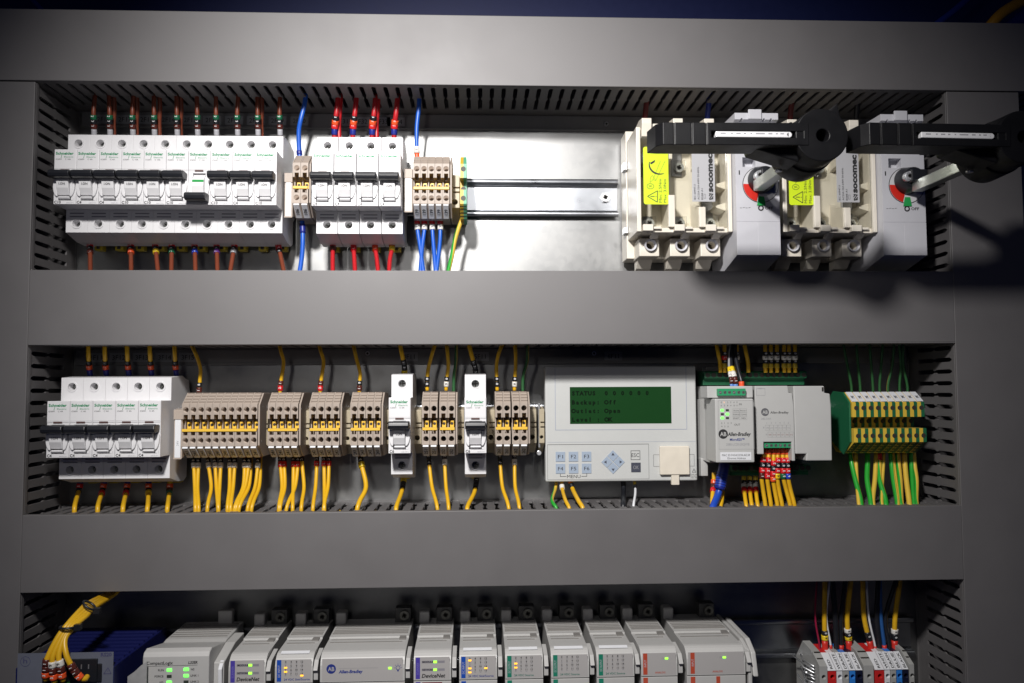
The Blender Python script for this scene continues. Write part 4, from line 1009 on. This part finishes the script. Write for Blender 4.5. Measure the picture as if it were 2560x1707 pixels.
MB().prism([(RX(1660), -300), (RX(1660), RZ(860)), (RX(1760), RZ(790)), (RX(1850), RZ(705)), (RX(1945), RZ(640)), (RX(1945), -300)], 112, 113, 'p', M('worn foil', (.33, .33, .33), .5, var=.2)).build('side_foil', t)
MB().box(RX(878), RX(915), pf+2, pf+2.8, RZ(866), RZ(852), LEDG).build('status_lamp', t)
# ------------------------------------------------------------------ wires
def path_at(pts, s):
    """point and tangent at arc length s (mm)"""
    acc = 0
    for i in range(len(pts)-1):
        a, b_ = Vector(pts[i]), Vector(pts[i+1]); L = (b_-a).length
        if acc+L >= s or i == len(pts)-2:
            return a.lerp(b_, (s-acc)/L if L else 0), (b_-a).normalized()
        acc += L
def sub(pts, s0, s1):
    return [path_at(pts, s0+(s1-s0)*k/4)[0] for k in range(5)]
def W3(q): x, z = P(q[0], q[1], q[2]); return (x, q[2], z)
def wire(label, pts, mat, r=1.75, sleeves=(), group=None, mat2=None, name='wire', twist=0., split=.5, n=10):
    """pts: (px, py, p) photo points with the height above the plate"""
    if 1255 < pts[-1][1] < 1290: pts = list(pts)+[(pts[-1][0], pts[-1][1]+36, pts[-1][2]-3)]      # runs on inside the duct
    c = catmull([W3(q) for q in pts])
    o = MB().tube(c, r, mat, n, mat2, twist, split).build(name)
    tag(o, label, 'wire', group)
    for s0, s1, m_, txt in sleeves:
        sp = sub(c, s0, s1)
        rr = r*1.42 if m_.name.endswith('sleeve') else r*1.25
        mb = MB().tube(sp, rr, m_, 12)
        if txt:
            mid, tg = path_at(c, (s0+s1)/2)
            ang = math.degrees(math.atan2(tg.z, tg.x)); ink = INK if txt in '49' else INKW
            if ang < 0: ang += 180
            g = math.radians(ang); h = 1.9
            mb.text(txt, mid.x-math.cos(g)*h*.35+math.sin(g)*h*.5, mid.z-math.sin(g)*h*.35-math.cos(g)*h*.5, mid.y+rr+.08, h, ink, rot=ang, bold=.03)
        mb.build('ferrule' if not txt and 'sleeve' not in m_.name else 'number_sleeve', o)
    return o
def digs(s0, s, L=3.3, gap=.15):
    return [(s0+i*L, s0+(i+1)*L-gap, DIG[ch], ch) for i, ch in enumerate(s)]
# top row, brown wires into the ten breakers: start at the breaker top and run up into the duct
GB = 'brown wires above the ten breakers'
for i, px in enumerate((235, 275, 332, 386, 443, 494, 541, 594, 645, 700)):
    bx = BX['a', i]+9; x0_ = 1190+bx*2100/735
    dx = (X(px, 320, 40)-bx)
    pts = [(px+1, 352, 34), (px, 318, 38), (px-1, 280, 42), (px+random.uniform(-3, 3), 236, 42)]
    wire('brown wire with sleeves reading 105, %s above the row of ten breakers' % ORD[i], pts, BROWN, 1.85, [(4, 9.5, CLEARG, None)]+digs(9.8, '105', 3.9), GB)
for i, px in enumerate((277, 334, 391, 444, 646)):
    wire('doubled brown wire just behind the %s sleeved wire over the ten breakers' % ORD[(1, 2, 3, 4, 8)[i]], [(px+9, 352, 28), (px+7, 310, 32), (px+9, 275, 36), (px+8, 238, 38)], BROWN, 1.9, (), 'second brown wires sharing a breaker')
GB = 'brown wires below the ten breakers'
for i, (xa_, xb_, d) in enumerate(((225, 226, '21'), (327, 328, '23'), (386, 396, '24'), (430, 428, '25'), (486, 489, '26'), (541, 544, '27'), (590, 574, '28'), (691, 712, '220'))):
    wire('brown wire hanging below the ten breakers, %s from the left' % ORD[i], [(xa_, 596, 24), (xa_+(xb_-xa_)*.3, 622, 28), (xa_+(xb_-xa_)*.6, 650, 34), (xb_, 690, 44)], BROWN, 1.9,
         [(1, 6, NAVY, None)]+digs(6.2, d[0], 3.3)+digs(9.5, '0' if len(d) == 2 else d[1], 3.3)+digs(12.8, d[-1] if len(d) == 2 else '0', 3.8), GB)
wire('blue wire curving down onto the pair of terminals in the top row', [(750, 402, 38), (748, 375, 38), (747, 330, 40), (752, 300, 42), (760, 268, 42), (765, 236, 42)], BLUE, 2.0, [(5, 8.6, NAVY, None)])
wire('blue wire leaving the pair of terminals downwards in the top row', [(752, 540, 34), (756, 560, 34), (757, 600, 36), (755, 640, 40), (748, 690, 46)], BLUE, 2.0, [(1, 5, BLACK, None), (8, 16, NAVY, None)])
GR = 'red wires above the four breakers'
for i, (px, dbl) in enumerate(((836, 1), (882, 0), (930, 1), (985, 0))):
    wire('red wire with orange sleeve entering the four breakers, %s from the left' % ORD[i], [(px, 350, 34), (px+1, 318, 37), (px+5, 285, 42), (px+10, 236, 42)], RED, 2.2, [(4, 9, NAVY, None)]+digs(9.2, '230' if i != 3 else '23', 3.8), GR)
    if dbl: wire('second red wire squeezed beside the %s one above the four breakers' % ('leftmost' if i == 0 else 'third'), [(px+12, 350, 32), (px+11, 315, 33), (px+13, 285, 38), (px+16, 236, 40)], RED, 2.1, (), 'doubled red wires')
GR = 'red wires below the four breakers'
for i, (xa_, xb_, d) in enumerate(((831, 832, '1'), (883, 888, '2'), (937, 946, '3'), (979, 972, '4'))):
    wire('red wire with a sleeve numbered %s hanging below the four breakers' % d, [(xa_, 594, 24), (xa_+1, 622, 30), (xa_+(xb_-xa_)*.6, 650, 36), (xb_, 692, 46)], RED, 1.9, [(1, 7, YD, None)]+digs(7.2, '2', 4)+digs(11.2, {'1': '1', '2': '2', '3': '3', '4': '4'}[d], 4.6), GR)
wire('blue wire with white sleeve dropping onto the five terminals', [(1043, 402, 40), (1042, 372, 40), (1042, 320, 41), (1047, 270, 42), (1048, 236, 42)], BLUE, 1.9, [(1.5, 6, ORANGE, None)]+digs(6.2, '9', 6))
GR = 'blue wires below the five terminals'
for i, (xa_, xm, xb_) in enumerate(((1043, 1050, 1060), (1060, 1056, 1050), (1080, 1084, 1090), (1100, 1099, 1090))):
    wire('blue wire with white sleeve below the five terminals, %s from the left' % ORD[i], [(xa_, 545, 34), (xa_+1, 575, 35), (xm, 615, 38), (xb_, 690, 46)], BLUE, 1.8, [(0, 6.2, DIG['2'], None)]+digs(6.4, '9', 5), GR)
wire('green and yellow wire leaving the earth terminal at the bare rail', [(1160, 540, 34), (1150, 562, 35), (1138, 600, 38), (1130, 640, 42), (1118, 690, 48)], GREEN, 1.9, (), None, GYEL, twist=.10)
# display row, wires above
GR = 'dark wires above the five breakers'
for i, px in enumerate((221, 262, 318, 375, 437)):
    wire('yellow wire in shadow over the five breakers, %s from the left' % ORD[i], [(px+6, 950, 30), (px+2, 915, 34), (px, 885, 40), (px-1, 852, 42)], YW, 1.8, [(4, 10, NAVY, None)]+digs(10.2, '30', 4.2), GR)
GR = 'yellow wires coming down from the duct'
ups = [((497, 990), (500, 945), (501, 920), (492, 890), (474, 850), 'wide bend left of all, above the ten-way terminals', '1'), ((700, 985), (702, 955), (709, 905), (703, 880), (696, 850), 'above the first set of four terminals', '2'),
       ((800, 985), (802, 955), (809, 905), (803, 880), (794, 850), 'above the second set of four terminals', '2'), ((898, 985), (899, 958), (900, 930), (891, 895), (881, 850), 'above the third set of four terminals', '1'),
       ((1068, 975), (1068, 945), (1072, 915), (1080, 885), (1090, 850), 'above the terminals between the C6 breakers, left one', '0'), ((1115, 975), (1117, 945), (1121, 915), (1119, 885), (1116, 850), 'above the terminals between the C6 breakers, right one', '9'),
       ((1243, 975), (1242, 945), (1241, 915), (1246, 885), (1260, 850), 'above the terminals at the display, left one', '0'), ((1286, 975), (1287, 945), (1289, 915), (1289, 885), (1287, 850), 'above the terminals at the display, right one', '9')]
for k, (a, b_, c, d, e, lb, dg) in enumerate(ups):
    pts = [(a[0], a[1], 36), (b_[0], b_[1], 37), (c[0], c[1], 38), (d[0], d[1], 41), (e[0], e[1], 42)]
    wire('dim yellow wire '+lb, pts, YW, 1.6, digs(3.5, dg, 4.5)+digs(8.2, '1' if dg == '2' else '0', 4.0), GR)
wire('yellow wire with black sleeves entering the left C6 breaker from above', [(1011, 945, 32), (1011, 915, 36), (1006, 890, 40), (998, 850, 42)], YW, 1.9, digs(4, '4', 4)+digs(8, '0', 5)+digs(13, '0', 5))
wire('yellow wire with black sleeves entering the right C6 breaker from above', [(1192, 945, 32), (1187, 915, 36), (1180, 890, 40), (1170, 850, 42)], YW, 1.9, digs(4, '0', 5)+digs(9, '0', 5)+digs(14, '0', 4))
for a, b_, lb in ((1134, 1141, 'thin green wire dropping left of the right C6 breaker'), (1307, 1319, 'thin green wire dropping just left of the display unit')):
    wire(lb, [(a, 980, 34), (a+1, 940, 36), (b_-1, 900, 40), (b_, 850, 42)], M('shade-darkened green wire', (.02, .10, .03), .5), 1.4, (), None, M('shade-darkened yellow wire', (.30, .24, .04), .5), twist=.1, split=.7)  # insulation colours darkened to stand for the duct's shade
# display row, wires below
GR = 'dim wires below the five breakers'
for i, (xa_, xb_, d) in enumerate(((202, 188, '20'), (262, 246, '302'), (320, 309, '302'), (372, 370, '304'), (426, 420, '315'))):
    wire('yellow wire with coloured sleeves under the five breakers, %s from the left' % ORD[i], [(xa_, 1198, 20), (xa_-(xa_-xb_)*.4, 1228, 24), (xb_, 1258, 50), (xb_-2, 1275, 56)], YW, 1.9, [(1, 3, YD if i == 4 else NAVY, None)]+digs(3.2, d, 4.3), GR)
GR = 'yellow wires below the terminals'
def drop(label, xa_, xm, xb_, sl, ys=1128, pe=56, mat=YW, r=1.6, pa=30, m2=None, tw=0., sp=.5):
    pts = [(xa_, ys, pa), (xa_+(xm-xa_)*.25, ys+32, pa+3), (xm, 1215, (pa+pe)/2), (xb_, 1252, pe), (xb_+(xb_-xm)*.4, 1276, pe+4)]
    return wire(label, pts, mat, r, sl, GR, m2, twist=tw, split=sp)
W9 = [(0, 5, DIG['2'], None)]+digs(5.2, '0', 4.6)+digs(9.9, '9', 4.6)
for i, q in enumerate(((484, 487, 488), (497, 494, 496), (519, 528, 521), (537, 541, 544), (553, 549, 547), (575, 574, 570), (588, 583, 578), (613, 608, 592), (625, 613, 596), (647, 638, 624))):
    drop('yellow wire with white sleeve below the ten-way row, %s from the left' % ORD[i], *q, W9)
for i, q in enumerate(((629, 622, 604), (652, 648, 634))): drop('sleeveless yellow wire tucked behind the %s sleeved one of the ten-way row' % ('ninth' if i == 0 else 'tenth'), *q, (), pa=26)
for i, q in enumerate(((700, 705, 699), (710, 712, 703), (734, 733, 732), (747, 738, 722), (754, 760, 755))):
    drop('yellow wire with red sleeve below the first set of four, %s from the left' % ORD[i], *q, [(0, 4, DIG['2'], None)]+digs(4.2, '0', 4.5)+(digs(8.8, '2', 5) if i != 4 else []))
for i, q in enumerate(((793, 789, 784), (810, 811, 811), (823, 820, 812))):
    drop('yellow wire with red sleeve below the second set of four, %s from the left' % ORD[i], *q, [(0, 4, DIG['2'], None)]+digs(4.2, '0', 4)+digs(8.3, '2', 4.5))
drop('lone yellow wire below the third set of four terminals', 900, 915, 899, [(0, 4, DIG['2'], None)]+digs(4.2, '0', 5)+digs(9.3, '4', 5), r=2.0)
for i, (q, s) in enumerate((((1071, 1080, 1090), '0'), ((1111, 1115, 1120), '9'), ((1249, 1256, 1268), '0'), ((1286, 1288, 1296), '9'))):
    drop(('yellow wire with black sleeve between the C6 breakers', 'yellow wire with white sleeve between the C6 breakers', 'yellow wire with black sleeve left of the display', 'yellow wire with white sleeve left of the display')[i], *q, digs(1.5, '0', 5)+digs(6.6, s, 5.4))
for i, (xa_, xb_) in enumerate(((1008, 992), (1190, 1170))):
    wire(('dark yellow wire leaving the bottom of the left C6 breaker', 'dark yellow wire leaving the bottom of the right C6 breaker')[i], [(xa_+2, 1188, 24), (xa_, 1208, 28), (xa_-5, 1232, 40), (xb_, 1262, 58), (xb_-2, 1278, 62)], YW, 1.9, (digs(1, '4', 5) if i == 0 else digs(1, '0', 5))+digs(6.2, '0', 5)+digs(11.3, '0', 4))
GR = 'thin wires below the display unit'
wire('green and yellow wire below the left corner of the display unit', [(1392, 1195, 20), (1388, 1222, 28), (1380, 1250, 52), (1392, 1272, 60)], GREEN, 1.5, (), GR, GYEL, twist=.15)
wire('yellow wire with white sleeve below the left part of the display unit', [(1404, 1195, 24), (1406, 1222, 30), (1414, 1250, 52), (1424, 1272, 60)], YW, 1.6, [(0, 3, ORANGE, None)]+digs(6, '9', 4.4), GR)
wire('yellow wire with black sleeve below the left part of the display unit', [(1424, 1195, 24), (1432, 1222, 30), (1446, 1250, 52), (1458, 1272, 60)], YW, 1.9, [(0, 4, ORANGE, None)]+digs(5, '0', 4.4), GR)
wire('black wire below the middle of the display unit', [(1558, 1195, 20), (1559, 1225, 26), (1558, 1260, 54)], BLACK, 2.2, (), GR)
wire('short white wire with yellow ferrule below the display unit', [(1585, 1195, 22), (1588, 1215, 26), (1588, 1235, 38), (1584, 1262, 54)], TAG, 1.1, [(1, 6, YD, None), (6.2, 11, DIG['0'], None)], GR)
# controller wires
GR = 'yellow wires with orange ferrules below the grey module'
for i, (a, b_, c, dg) in enumerate(((1908, 1904, 1914, '1'), (1921, 1918, 1928, '2'), (1934, 1932, 1944, '3'), (1944, 1943, 1956, '4'), (1957, 1958, 1976, '5'), (1968, 1970, 1987, '6'))):
    wire('yellow wire with orange ferrule, number %s of six on the grey module' % dg, [((1913, 1923, 1934, 1944, 1955, 1965)[i], 1116, 60), (a, 1148, 62), (b_, 1190, 62), ((b_+c)//2-1, 1225, 60), (c, 1266, 60)], YW, 1.75,
         [(0, 6.6, ORANGE, None)]+digs(9 if i not in (2,) else 11.5, '202'+dg, 4.4), GR)
wire('thick bright blue network cable curving under the small controller', [(1812, 1160, 50), (1806, 1185, 52), (1796, 1232, 54), (1780, 1275, 64)], M('network cable blue', (.01, .06, .42), .4), 3.0, (), None, None, 'network_cable')
bt = bpy.data.objects[-1] if False else None
mb = MB(); c = catmull([W3(q) for q in [(1812, 1156, 50), (1806, 1185, 52), (1799, 1222, 54)]])
mb.tube(c, 4.6, NAVY, 12)
for k in range(6): mb.tube(sub(c, 9+k*2.1, 10.2+k*2.1), 5.0, M('boot blue', (.01, .04, .34), .4), 12)
bo = mb.build('strain_relief'); 
nc = [o_ for o_ in bpy.data.objects if o_.name.startswith('network_cable')][0]; bo.parent = nc
wire('thin yellow wire with orange sleeve left of the blue network cable', [(1785, 1180, 40), (1784, 1210, 42), (1781, 1240, 50), (1780, 1272, 58)], YW, 1.8, digs(6, '312', 4.2))
wire('yellow wire emerging right behind the blue network cable', [(1806, 1225, 44), (1804, 1250, 52), (1800, 1274, 58)], YW, 1.9, ())
for i, px in enumerate((1860, 1874, 1889)):
    wire('short sleeved wire in the shade under the small controller, %s of three' % ORD[i], [(px, 1190, 34), (px, 1215, 38), (px+3, 1245, 50), (px+6, 1268, 56)], YW, 1.7, [(0, 3.4, YD, None)]+digs(3.6, '0', 3.4)+digs(7.2, '9', 3.8)+digs(11.2, '2', 5), 'short sleeved wires under the controller')
GR = 'sleeved leads of the six-way top plug'
for i, (a, b_, c) in enumerate(((1830, 1824, 1820), (1840, 1834, 1826))):
    wire(('left', 'right')[i]+' lead with yellow, white and brown sleeves into the top plug', [(a, 972, 70), (b_+3, 945, 72), (c+3, 918, 66), (1824+i*3, 885, 58), (1830+i*3, 850, 50)], GREYW if i == 0 else BLACK, 1.1 if i == 0 else 1.6, [(1, 5.2, M('pale blue ferrule', (.14, .30, .70), .4), None)]+[(5.4+k*5.2, 10.5+k*5.2, DIG[ch], ch) for k, ch in enumerate('194')], GR)
wire('black lead with orange ferrule into the right of the top plug', [(1854, 972, 70), (1853, 950, 70), (1846, 925, 66), (1838, 885, 58), (1838, 850, 50)], BLACK, 1.8, [(.5, 6.5, ORANGE, None)], GR)
GR = 'short sleeved wires above the long green strip'
for i, (px, s) in enumerate(((1801, 'y'), (1812, '2'), (1843, '9'), (1871, 'y'), (1914, '9'), (1928, '9'), (1943, '9'), (1961, '9'), (1973, '9'), (1988, '9'))):
    wire('wire in shadow above the long green strip, %s from the left' % ORD[i], [(px, 930, 40), (px-1, 905, 40), (px-(6 if s == 'y' else 1), 880, 42), (px-(12 if s == 'y' else 1), 850, 42)], YW, 1.7, ([] if s == 'y' else [(4, 8, YD, None)]+digs(8.3, '0', 3.2)+digs(11.6, s, 3.6)+digs(15.3, '0', 3.2)), GR)
# earth wires
GREEN_SHADED = M('shade-darkened green wire', (.02, .10, .03), .5); YELLOW_SHADED = M('shade-darkened yellow wire', (.30, .24, .04), .5)  # darker copies of the green and yellow insulation, with shade in the colour
GR = 'green and yellow wires above the earth terminals'
for i, (a, b_, c) in enumerate(((2129, 2118, 2107), (2151, 2145, 2140), (2183, 2178, 2173), (2200, 2203, 2208), (2221, 2231, 2236), (2250, 2252, 2248), (2269, 2258, 2258))):
    wire('dim green and yellow wire above the PE terminals, %s from the left' % ORD[i], [(a, 990, 34), (a-1, 960, 36), (b_, 910, 40), (c, 850, 42)], GREEN_SHADED, 1.15, (), GR, YELLOW_SHADED, twist=.05, split=(.7, .5, .45, .6, .4, .75, .5)[i])
GR = 'green and yellow wires below the earth terminals'
for i, (a, b_, c, r_, sp, tw) in enumerate(((2124, 2139, 2151, 2.1, .8, .02), (2139, 2142, 2146, 1.7, .2, 0), (2169, 2168, 2176, 2.2, .95, 0), (2191, 2187, 2182, 2.0, .3, .02), (2197, 2200, 2213, 2.2, .6, .09), (2210, 2206, 2204, 1.5, .55, 0), (2226, 2234, 2242, 2.1, .75, -.03), (2232, 2240, 2246, 1.4, .2, 0), (2244, 2250, 2252, 2.2, .55, .05), (2260, 2266, 2272, 2.2, .3, 0), (2277, 2281, 2284, 1.9, .9, 0), (2283, 2291, 2290, 2.0, .45, .08))):
    pts = [(a, 1120, 34), (a+(b_-a)*.4, 1160, 38), (b_, 1200, 46), (c, 1246, 56), (c+2, 1270, 60)]
    wire('green and yellow wire below the PE terminals, %s from the left' % ORD[i], pts, GREEN, r_, [(3, 10.5, M('red shrink tube', (.60, .01, .03), .35), None)] if i == 4 else (), GR, GYEL, twist=tw, split=sp)
# yellow leads into the blue switch
GR = 'yellow leads of the bundle over the blue switch'
ends = [((262, 1485), (219, 1508), (200, 1525), (172, 1556), (146, 1590), (120, 1640), (116, 1662), (114, 1700)), ((267, 1487), (224, 1512), (206, 1530), (178, 1558), (154, 1592), (134, 1635), (131, 1660), (136, 1706)),
        ((272, 1489), (228, 1516), (212, 1534), (184, 1560), (160, 1592), (147, 1635), (151, 1662), (158, 1702)), ((276, 1491), (233, 1519), (217, 1537), (188, 1562), (163, 1595), (165, 1632), (178, 1662), (198, 1690))]
for i, e in enumerate(ends):
    pts = [(e[0][0]+26, e[0][1]-22, 50)]+[(q[0], q[1], p_) for q, p_ in zip(e, (62, 104, 120, 132, 138, 142, 142, 140))]
    if i == 3: pts += [(212, 1696, 138), (218, 1690, 134)]
    c = catmull([W3(q) for q in pts]); L = sum((Vector(c[k+1])-Vector(c[k])).length for k in range(len(c)-1))
    s = L-(16 if i != 3 else 20)
    wire('yellow lead of the tied bundle over the blue switch, %s from the left' % ORD[i], pts, YW, 1.95, digs(s, ('11', '91', '91', '11')[i], 4.6)+digs(s+9.3, '3', 4.2), GR)
for (px, py, p_, a, lb) in ((217, 1512, 116, -30, 'upper black cable tie round the yellow lead bundle'), (163, 1566, 136, -62, 'lower black cable tie round the yellow lead bundle')):
    x, z = P(px+6, py, p_)
    mb = MB(); g = math.radians(a+90); 
    prof = [(5.0*math.cos(2*math.pi*k/20), 4.4*math.sin(2*math.pi*k/20)) for k in range(20)]
    if py < 1540: dirv = Vector((.80, 0, -.60)); 
    else: dirv = Vector((1, 0, -.02))
    ax = Vector((-dirv.z, 0, dirv.x))
    pts = [Vector((x, p_, z))+dirv*a_+Vector((0, 1, 0))*b_ for a_, b_ in prof]; pts.append(pts[0]); pts.append(pts[1])
    mb.tube([tuple(q) for q in pts], .95, BLACK, 6)
    e_ = Vector((x, p_, z))+dirv*6.6; mb.box(e_.x-1.6, e_.x+3, p_-2, p_+2, e_.z-2, e_.z+2, BLACK)
    tag(mb.build('cable_tie'), lb, 'cable tie', 'cable ties')
# ------------------------------------------------------------------ coloured terminals at the bottom right
TP = 60.
def tx(px): return X(px, 1690, TP)
zf = Z(2150, 1677, TP)
TB = {'g': M('grey terminal plastic', (.36, .36, .35), .45), 'r': M('red terminal plastic', (.55, .02, .02), .42), 'w': TAG, 'b': M('blue terminal plastic', (.03, .20, .62), .42), 'k': M('dark terminal plastic', (.008, .01, .03), .4)}
items = [(2049, 2069, 'g', None), (2070, 2091, 'r', 'RED'), (2092, 2107, 'w', 'WHITE'), (2108, 2123, 'g', 'DRAIN'), (2124, 2139, 'b', 'BLUE'), (2140, 2157, 'k', 'BLACK'), (2160, 2185, 'g', None),
         (2188, 2211, 'r', 'RED'), (2212, 2226, 'w', 'WHITE'), (2227, 2241, 'g', 'DRAIN'), (2242, 2256, 'b', 'BLUE'), (2257, 2272, 'k', 'BLACK'), (2274, 2286, 'g', None)]
nm = {'r': 'red', 'w': 'white', 'g': 'grey', 'b': 'blue', 'k': 'black'}
for i, (a, b_, c, s) in enumerate(items):
    xa, xb = tx(a), tx(b_); w = xb-xa
    grp = 'left' if i < 6 else 'right'
    if s: lb = '%s terminal labelled %s in the %s set at the bottom right' % (nm[c], s, grp)
    else: lb = {0: 'grey end stop left of the left coloured terminals', 6: 'wide grey end stop between the two coloured terminal sets', 12: 'narrow grey end stop right of the coloured terminals'}[i]
    t = thing('coloured_terminal' if s else 'end_stop', lb, 'terminal block' if s else 'end stop', (xa, 0, 0), 'coloured terminals at the bottom right' if s else None)
    top = zf+9.5+(0 if s else 3)
    prof = [(8, -300), (8, zf-2), (24, top+3), (46, top), (TP, zf+(.5 if s else 5)), (TP, -300)]
    ct = MB().cyl(w/2+.3, zf-4.2, 1.75, 45, 70, TB[c], n=16)
    MB().prism(prof, .1, w-.1, 'x', TB[c]).build('body', t, bevel=.25, cut=ct)
    MB().box(w/2-1.2, w/2+1.4, TP-.1, TP+.12, zf-14, zf-9.5, DARKHOLE).build('wire_opening', t)
    if s:
        A = lambda f, h, x: (x, TP-14*f+h*.7, zf+.5+(top-zf-.5)*f+h*.7)
        v = [A(f, h, x) for x in (-.2, w-.5) for f, h in ((.0, .1), (.0, 1.2), (1.12, 1.2), (1.12, .1))]
        mb = MB().add(v, [(0, 1, 2, 3), (7, 6, 5, 4), (0, 4, 5, 1), (1, 5, 6, 2), (2, 6, 7, 3), (3, 7, 4, 0)], TAG)
        vs, fs = glyph(s, .02); wd = max(q[0] for q in vs)
        mb.add([A(.08+a_/wd*(.95 if len(s) > 3 else .6), 1.3, w/2+1.1-bb*3.1) for a_, bb in vs], fs, INK)
        mb.build('marker_tag', t)
    else:
        for k in range(2): MB().box(.8, w-.8, 47-.5+k*6, 48+k*6, top-3.4*k-.2, top-3.4*k+.25, DARKHOLE).build('groove', t)
mb = MB()
for k in range(16):
    mb.tube([(tx(2018)+random.uniform(0, 9), 20+random.uniform(0, 30), zf+6-k*2.6), (tx(2034)+random.uniform(-3, 3), 40+random.uniform(-4, 8), zf+3-k*2.8), (tx(2046), 52, zf+2-k*2.7)], .7, STEEL, 6)
sc = mb.build('braided_screen'); tag(sc, 'tangle of bare metal screen strands left of the coloured terminals', 'wire braid')
sc['kind'] = 'stuff'
GR = 'cable leads above the coloured terminals'
def lead(label, xa_, xm, xb_, mat, r, sl=(), y0=1640):
    wire(label, [(xa_, y0, 34), (xa_+(xm-xa_)*.3, y0-35, 34), (xm, 1540, 36), (xb_, 1450, 38), (xb_, 1425, 40)], mat, r, sl, GR)
F_ = [(0, 14, M('red orange ferrule', (.60, .03, .02), .4), None)]
lead('yellow lead with yellow sleeve above the left RED terminal', 2063, 2061, 2062, YW, 2.1, F_+digs(14.3, '4', 4.4)+digs(18.8, '0', 4))
lead('yellow lead with white sleeve above the left BLACK terminal', 2124, 2118, 2127, YW, 2.1, F_+digs(14.3, '4', 3)+digs(17.5, '0', 3.4)+digs(21, '9', 3.4))
lead('yellow lead bending right above the right RED terminal', 2181, 2160, 2157, YW, 2.1, F_+digs(14.3, '0', 8))
lead('yellow lead with white sleeve above the right BLACK terminal', 2236, 2238, 2250, YW, 2.1, F_+digs(14.3, '0', 5.6)+digs(20, '9', 4))
lead('thin white wire crossing behind the left yellow lead', 2080, 2066, 2074, TAG, .9, [(0, 10, MATS['red orange ferrule'], None)])
lead('thin crimson wire left of every other bottom right lead', 2052, 2038, 2042, M('crimson wire', (.30, .01, .05), .4), .8)
lead('thick black lead between the first two yellow ones', 2092, 2088, 2081, BLACK, 2.4)
lead('black lead just left of the second yellow one', 2103, 2103, 2113, BLACK, 1.8, [(0, 10, MATS['red orange ferrule'], None)])
lead('thin white wire touching the third yellow lead', 2192, 2172, 2166, TAG, .9, [(0, 9, MATS['red orange ferrule'], None)])
lead('black lead right of the third yellow one', 2200, 2192, 2196, BLACK, 2.2)
lead('blue lead above the middle of the right set', 2213, 2202, 2200, M('dim blue wire', (.02, .09, .28), .4), 1.7, [(0, 10, MATS['red orange ferrule'], None)])
lead('black lead arching left of the fourth yellow one', 2226, 2214, 2240, BLACK, 1.9)
# ------------------------------------------------------------------ loose cables above the top duct and inside the right duct
def free(label, pts, mat, r, name='cable'):
    o = MB().tube(catmull([W3(q) for q in pts]), r, mat, 12).build(name); tag(o, label, 'cable')
free('thick yellow cable over the top right corner of the duct', [(2440, 110, -40), (2475, 66, -30), (2510, 30, -25), (2580, -10, -20)], M('orange yellow cable', (.62, .30, .01), .4), 5.2)
free('dark blue cable left of the yellow one at the top right', [(2330, 70, -60), (2385, 28, -60), (2440, -20, -60)], M('dark blue cable', (.012, .03, .24), .4), 3.4)
free('dark blue cable just below the yellow one at the top right', [(2500, 90, -60), (2560, 40, -60), (2620, 0, -60)], MATS['dark blue cable'], 6)
free('thin dark blue cable at the top left above the duct', [(62, -20, -60), (90, 10, -60), (118, 40, -60)], MATS['dark blue cable'], 2.2)
GRI = 'wires inside the right duct'
for k, (px, m_, y0, y1) in enumerate(((2420, YW, 940, 1080), (2402, GREEN, 990, 1130), (2428, ORANGE, 955, 1060))):
    o = MB().tube(catmull([W3((px+6, y0-80, 50)), W3((px, y0, 56)), W3((px+3, y1, 56)), W3((px+12, y1+90, 46))]), 2.2, m_, 8).build('wire')
    tag(o, ('yellow', 'green', 'orange')[k]+' wire glimpsed through the slots of the right duct', 'wire', GRI)
for k, px in enumerate((842, 868, 931, 1345, 1370)):
    o = MB().tube(catmull([W3((px-40, 1310, 45)), W3((px, 1277, 48)), W3((px+30, 1305, 46))]), 1.8, YW, 8).build('wire')
    tag(o, 'yellow wire loop seen through a slot of the duct below the display row, %s' % ORD[k], 'wire', 'loops inside the duct below the display')
for k, (px, m_) in enumerate(((1612, M('shade-darkened red wire', (.12, .01, .01), .5)), (1768, MATS['dark blue cable']), (1975, MATS['shade-darkened red wire']), (2140, BLACK))):  # red and blue insulation coloured darker to stand for shadow under the duct
    wire(('shade-darkened red wire above the cream isolator nearer the rail', 'blue wire above the cream isolator nearer the rail', 'shade-darkened red wire between the two isolators', 'black wire above the right isolator')[k], [(px, 330, 28), (px, 300, 32), (px+6, 240, 40), (px+6, 225, 42)], m_, 2.4, ())
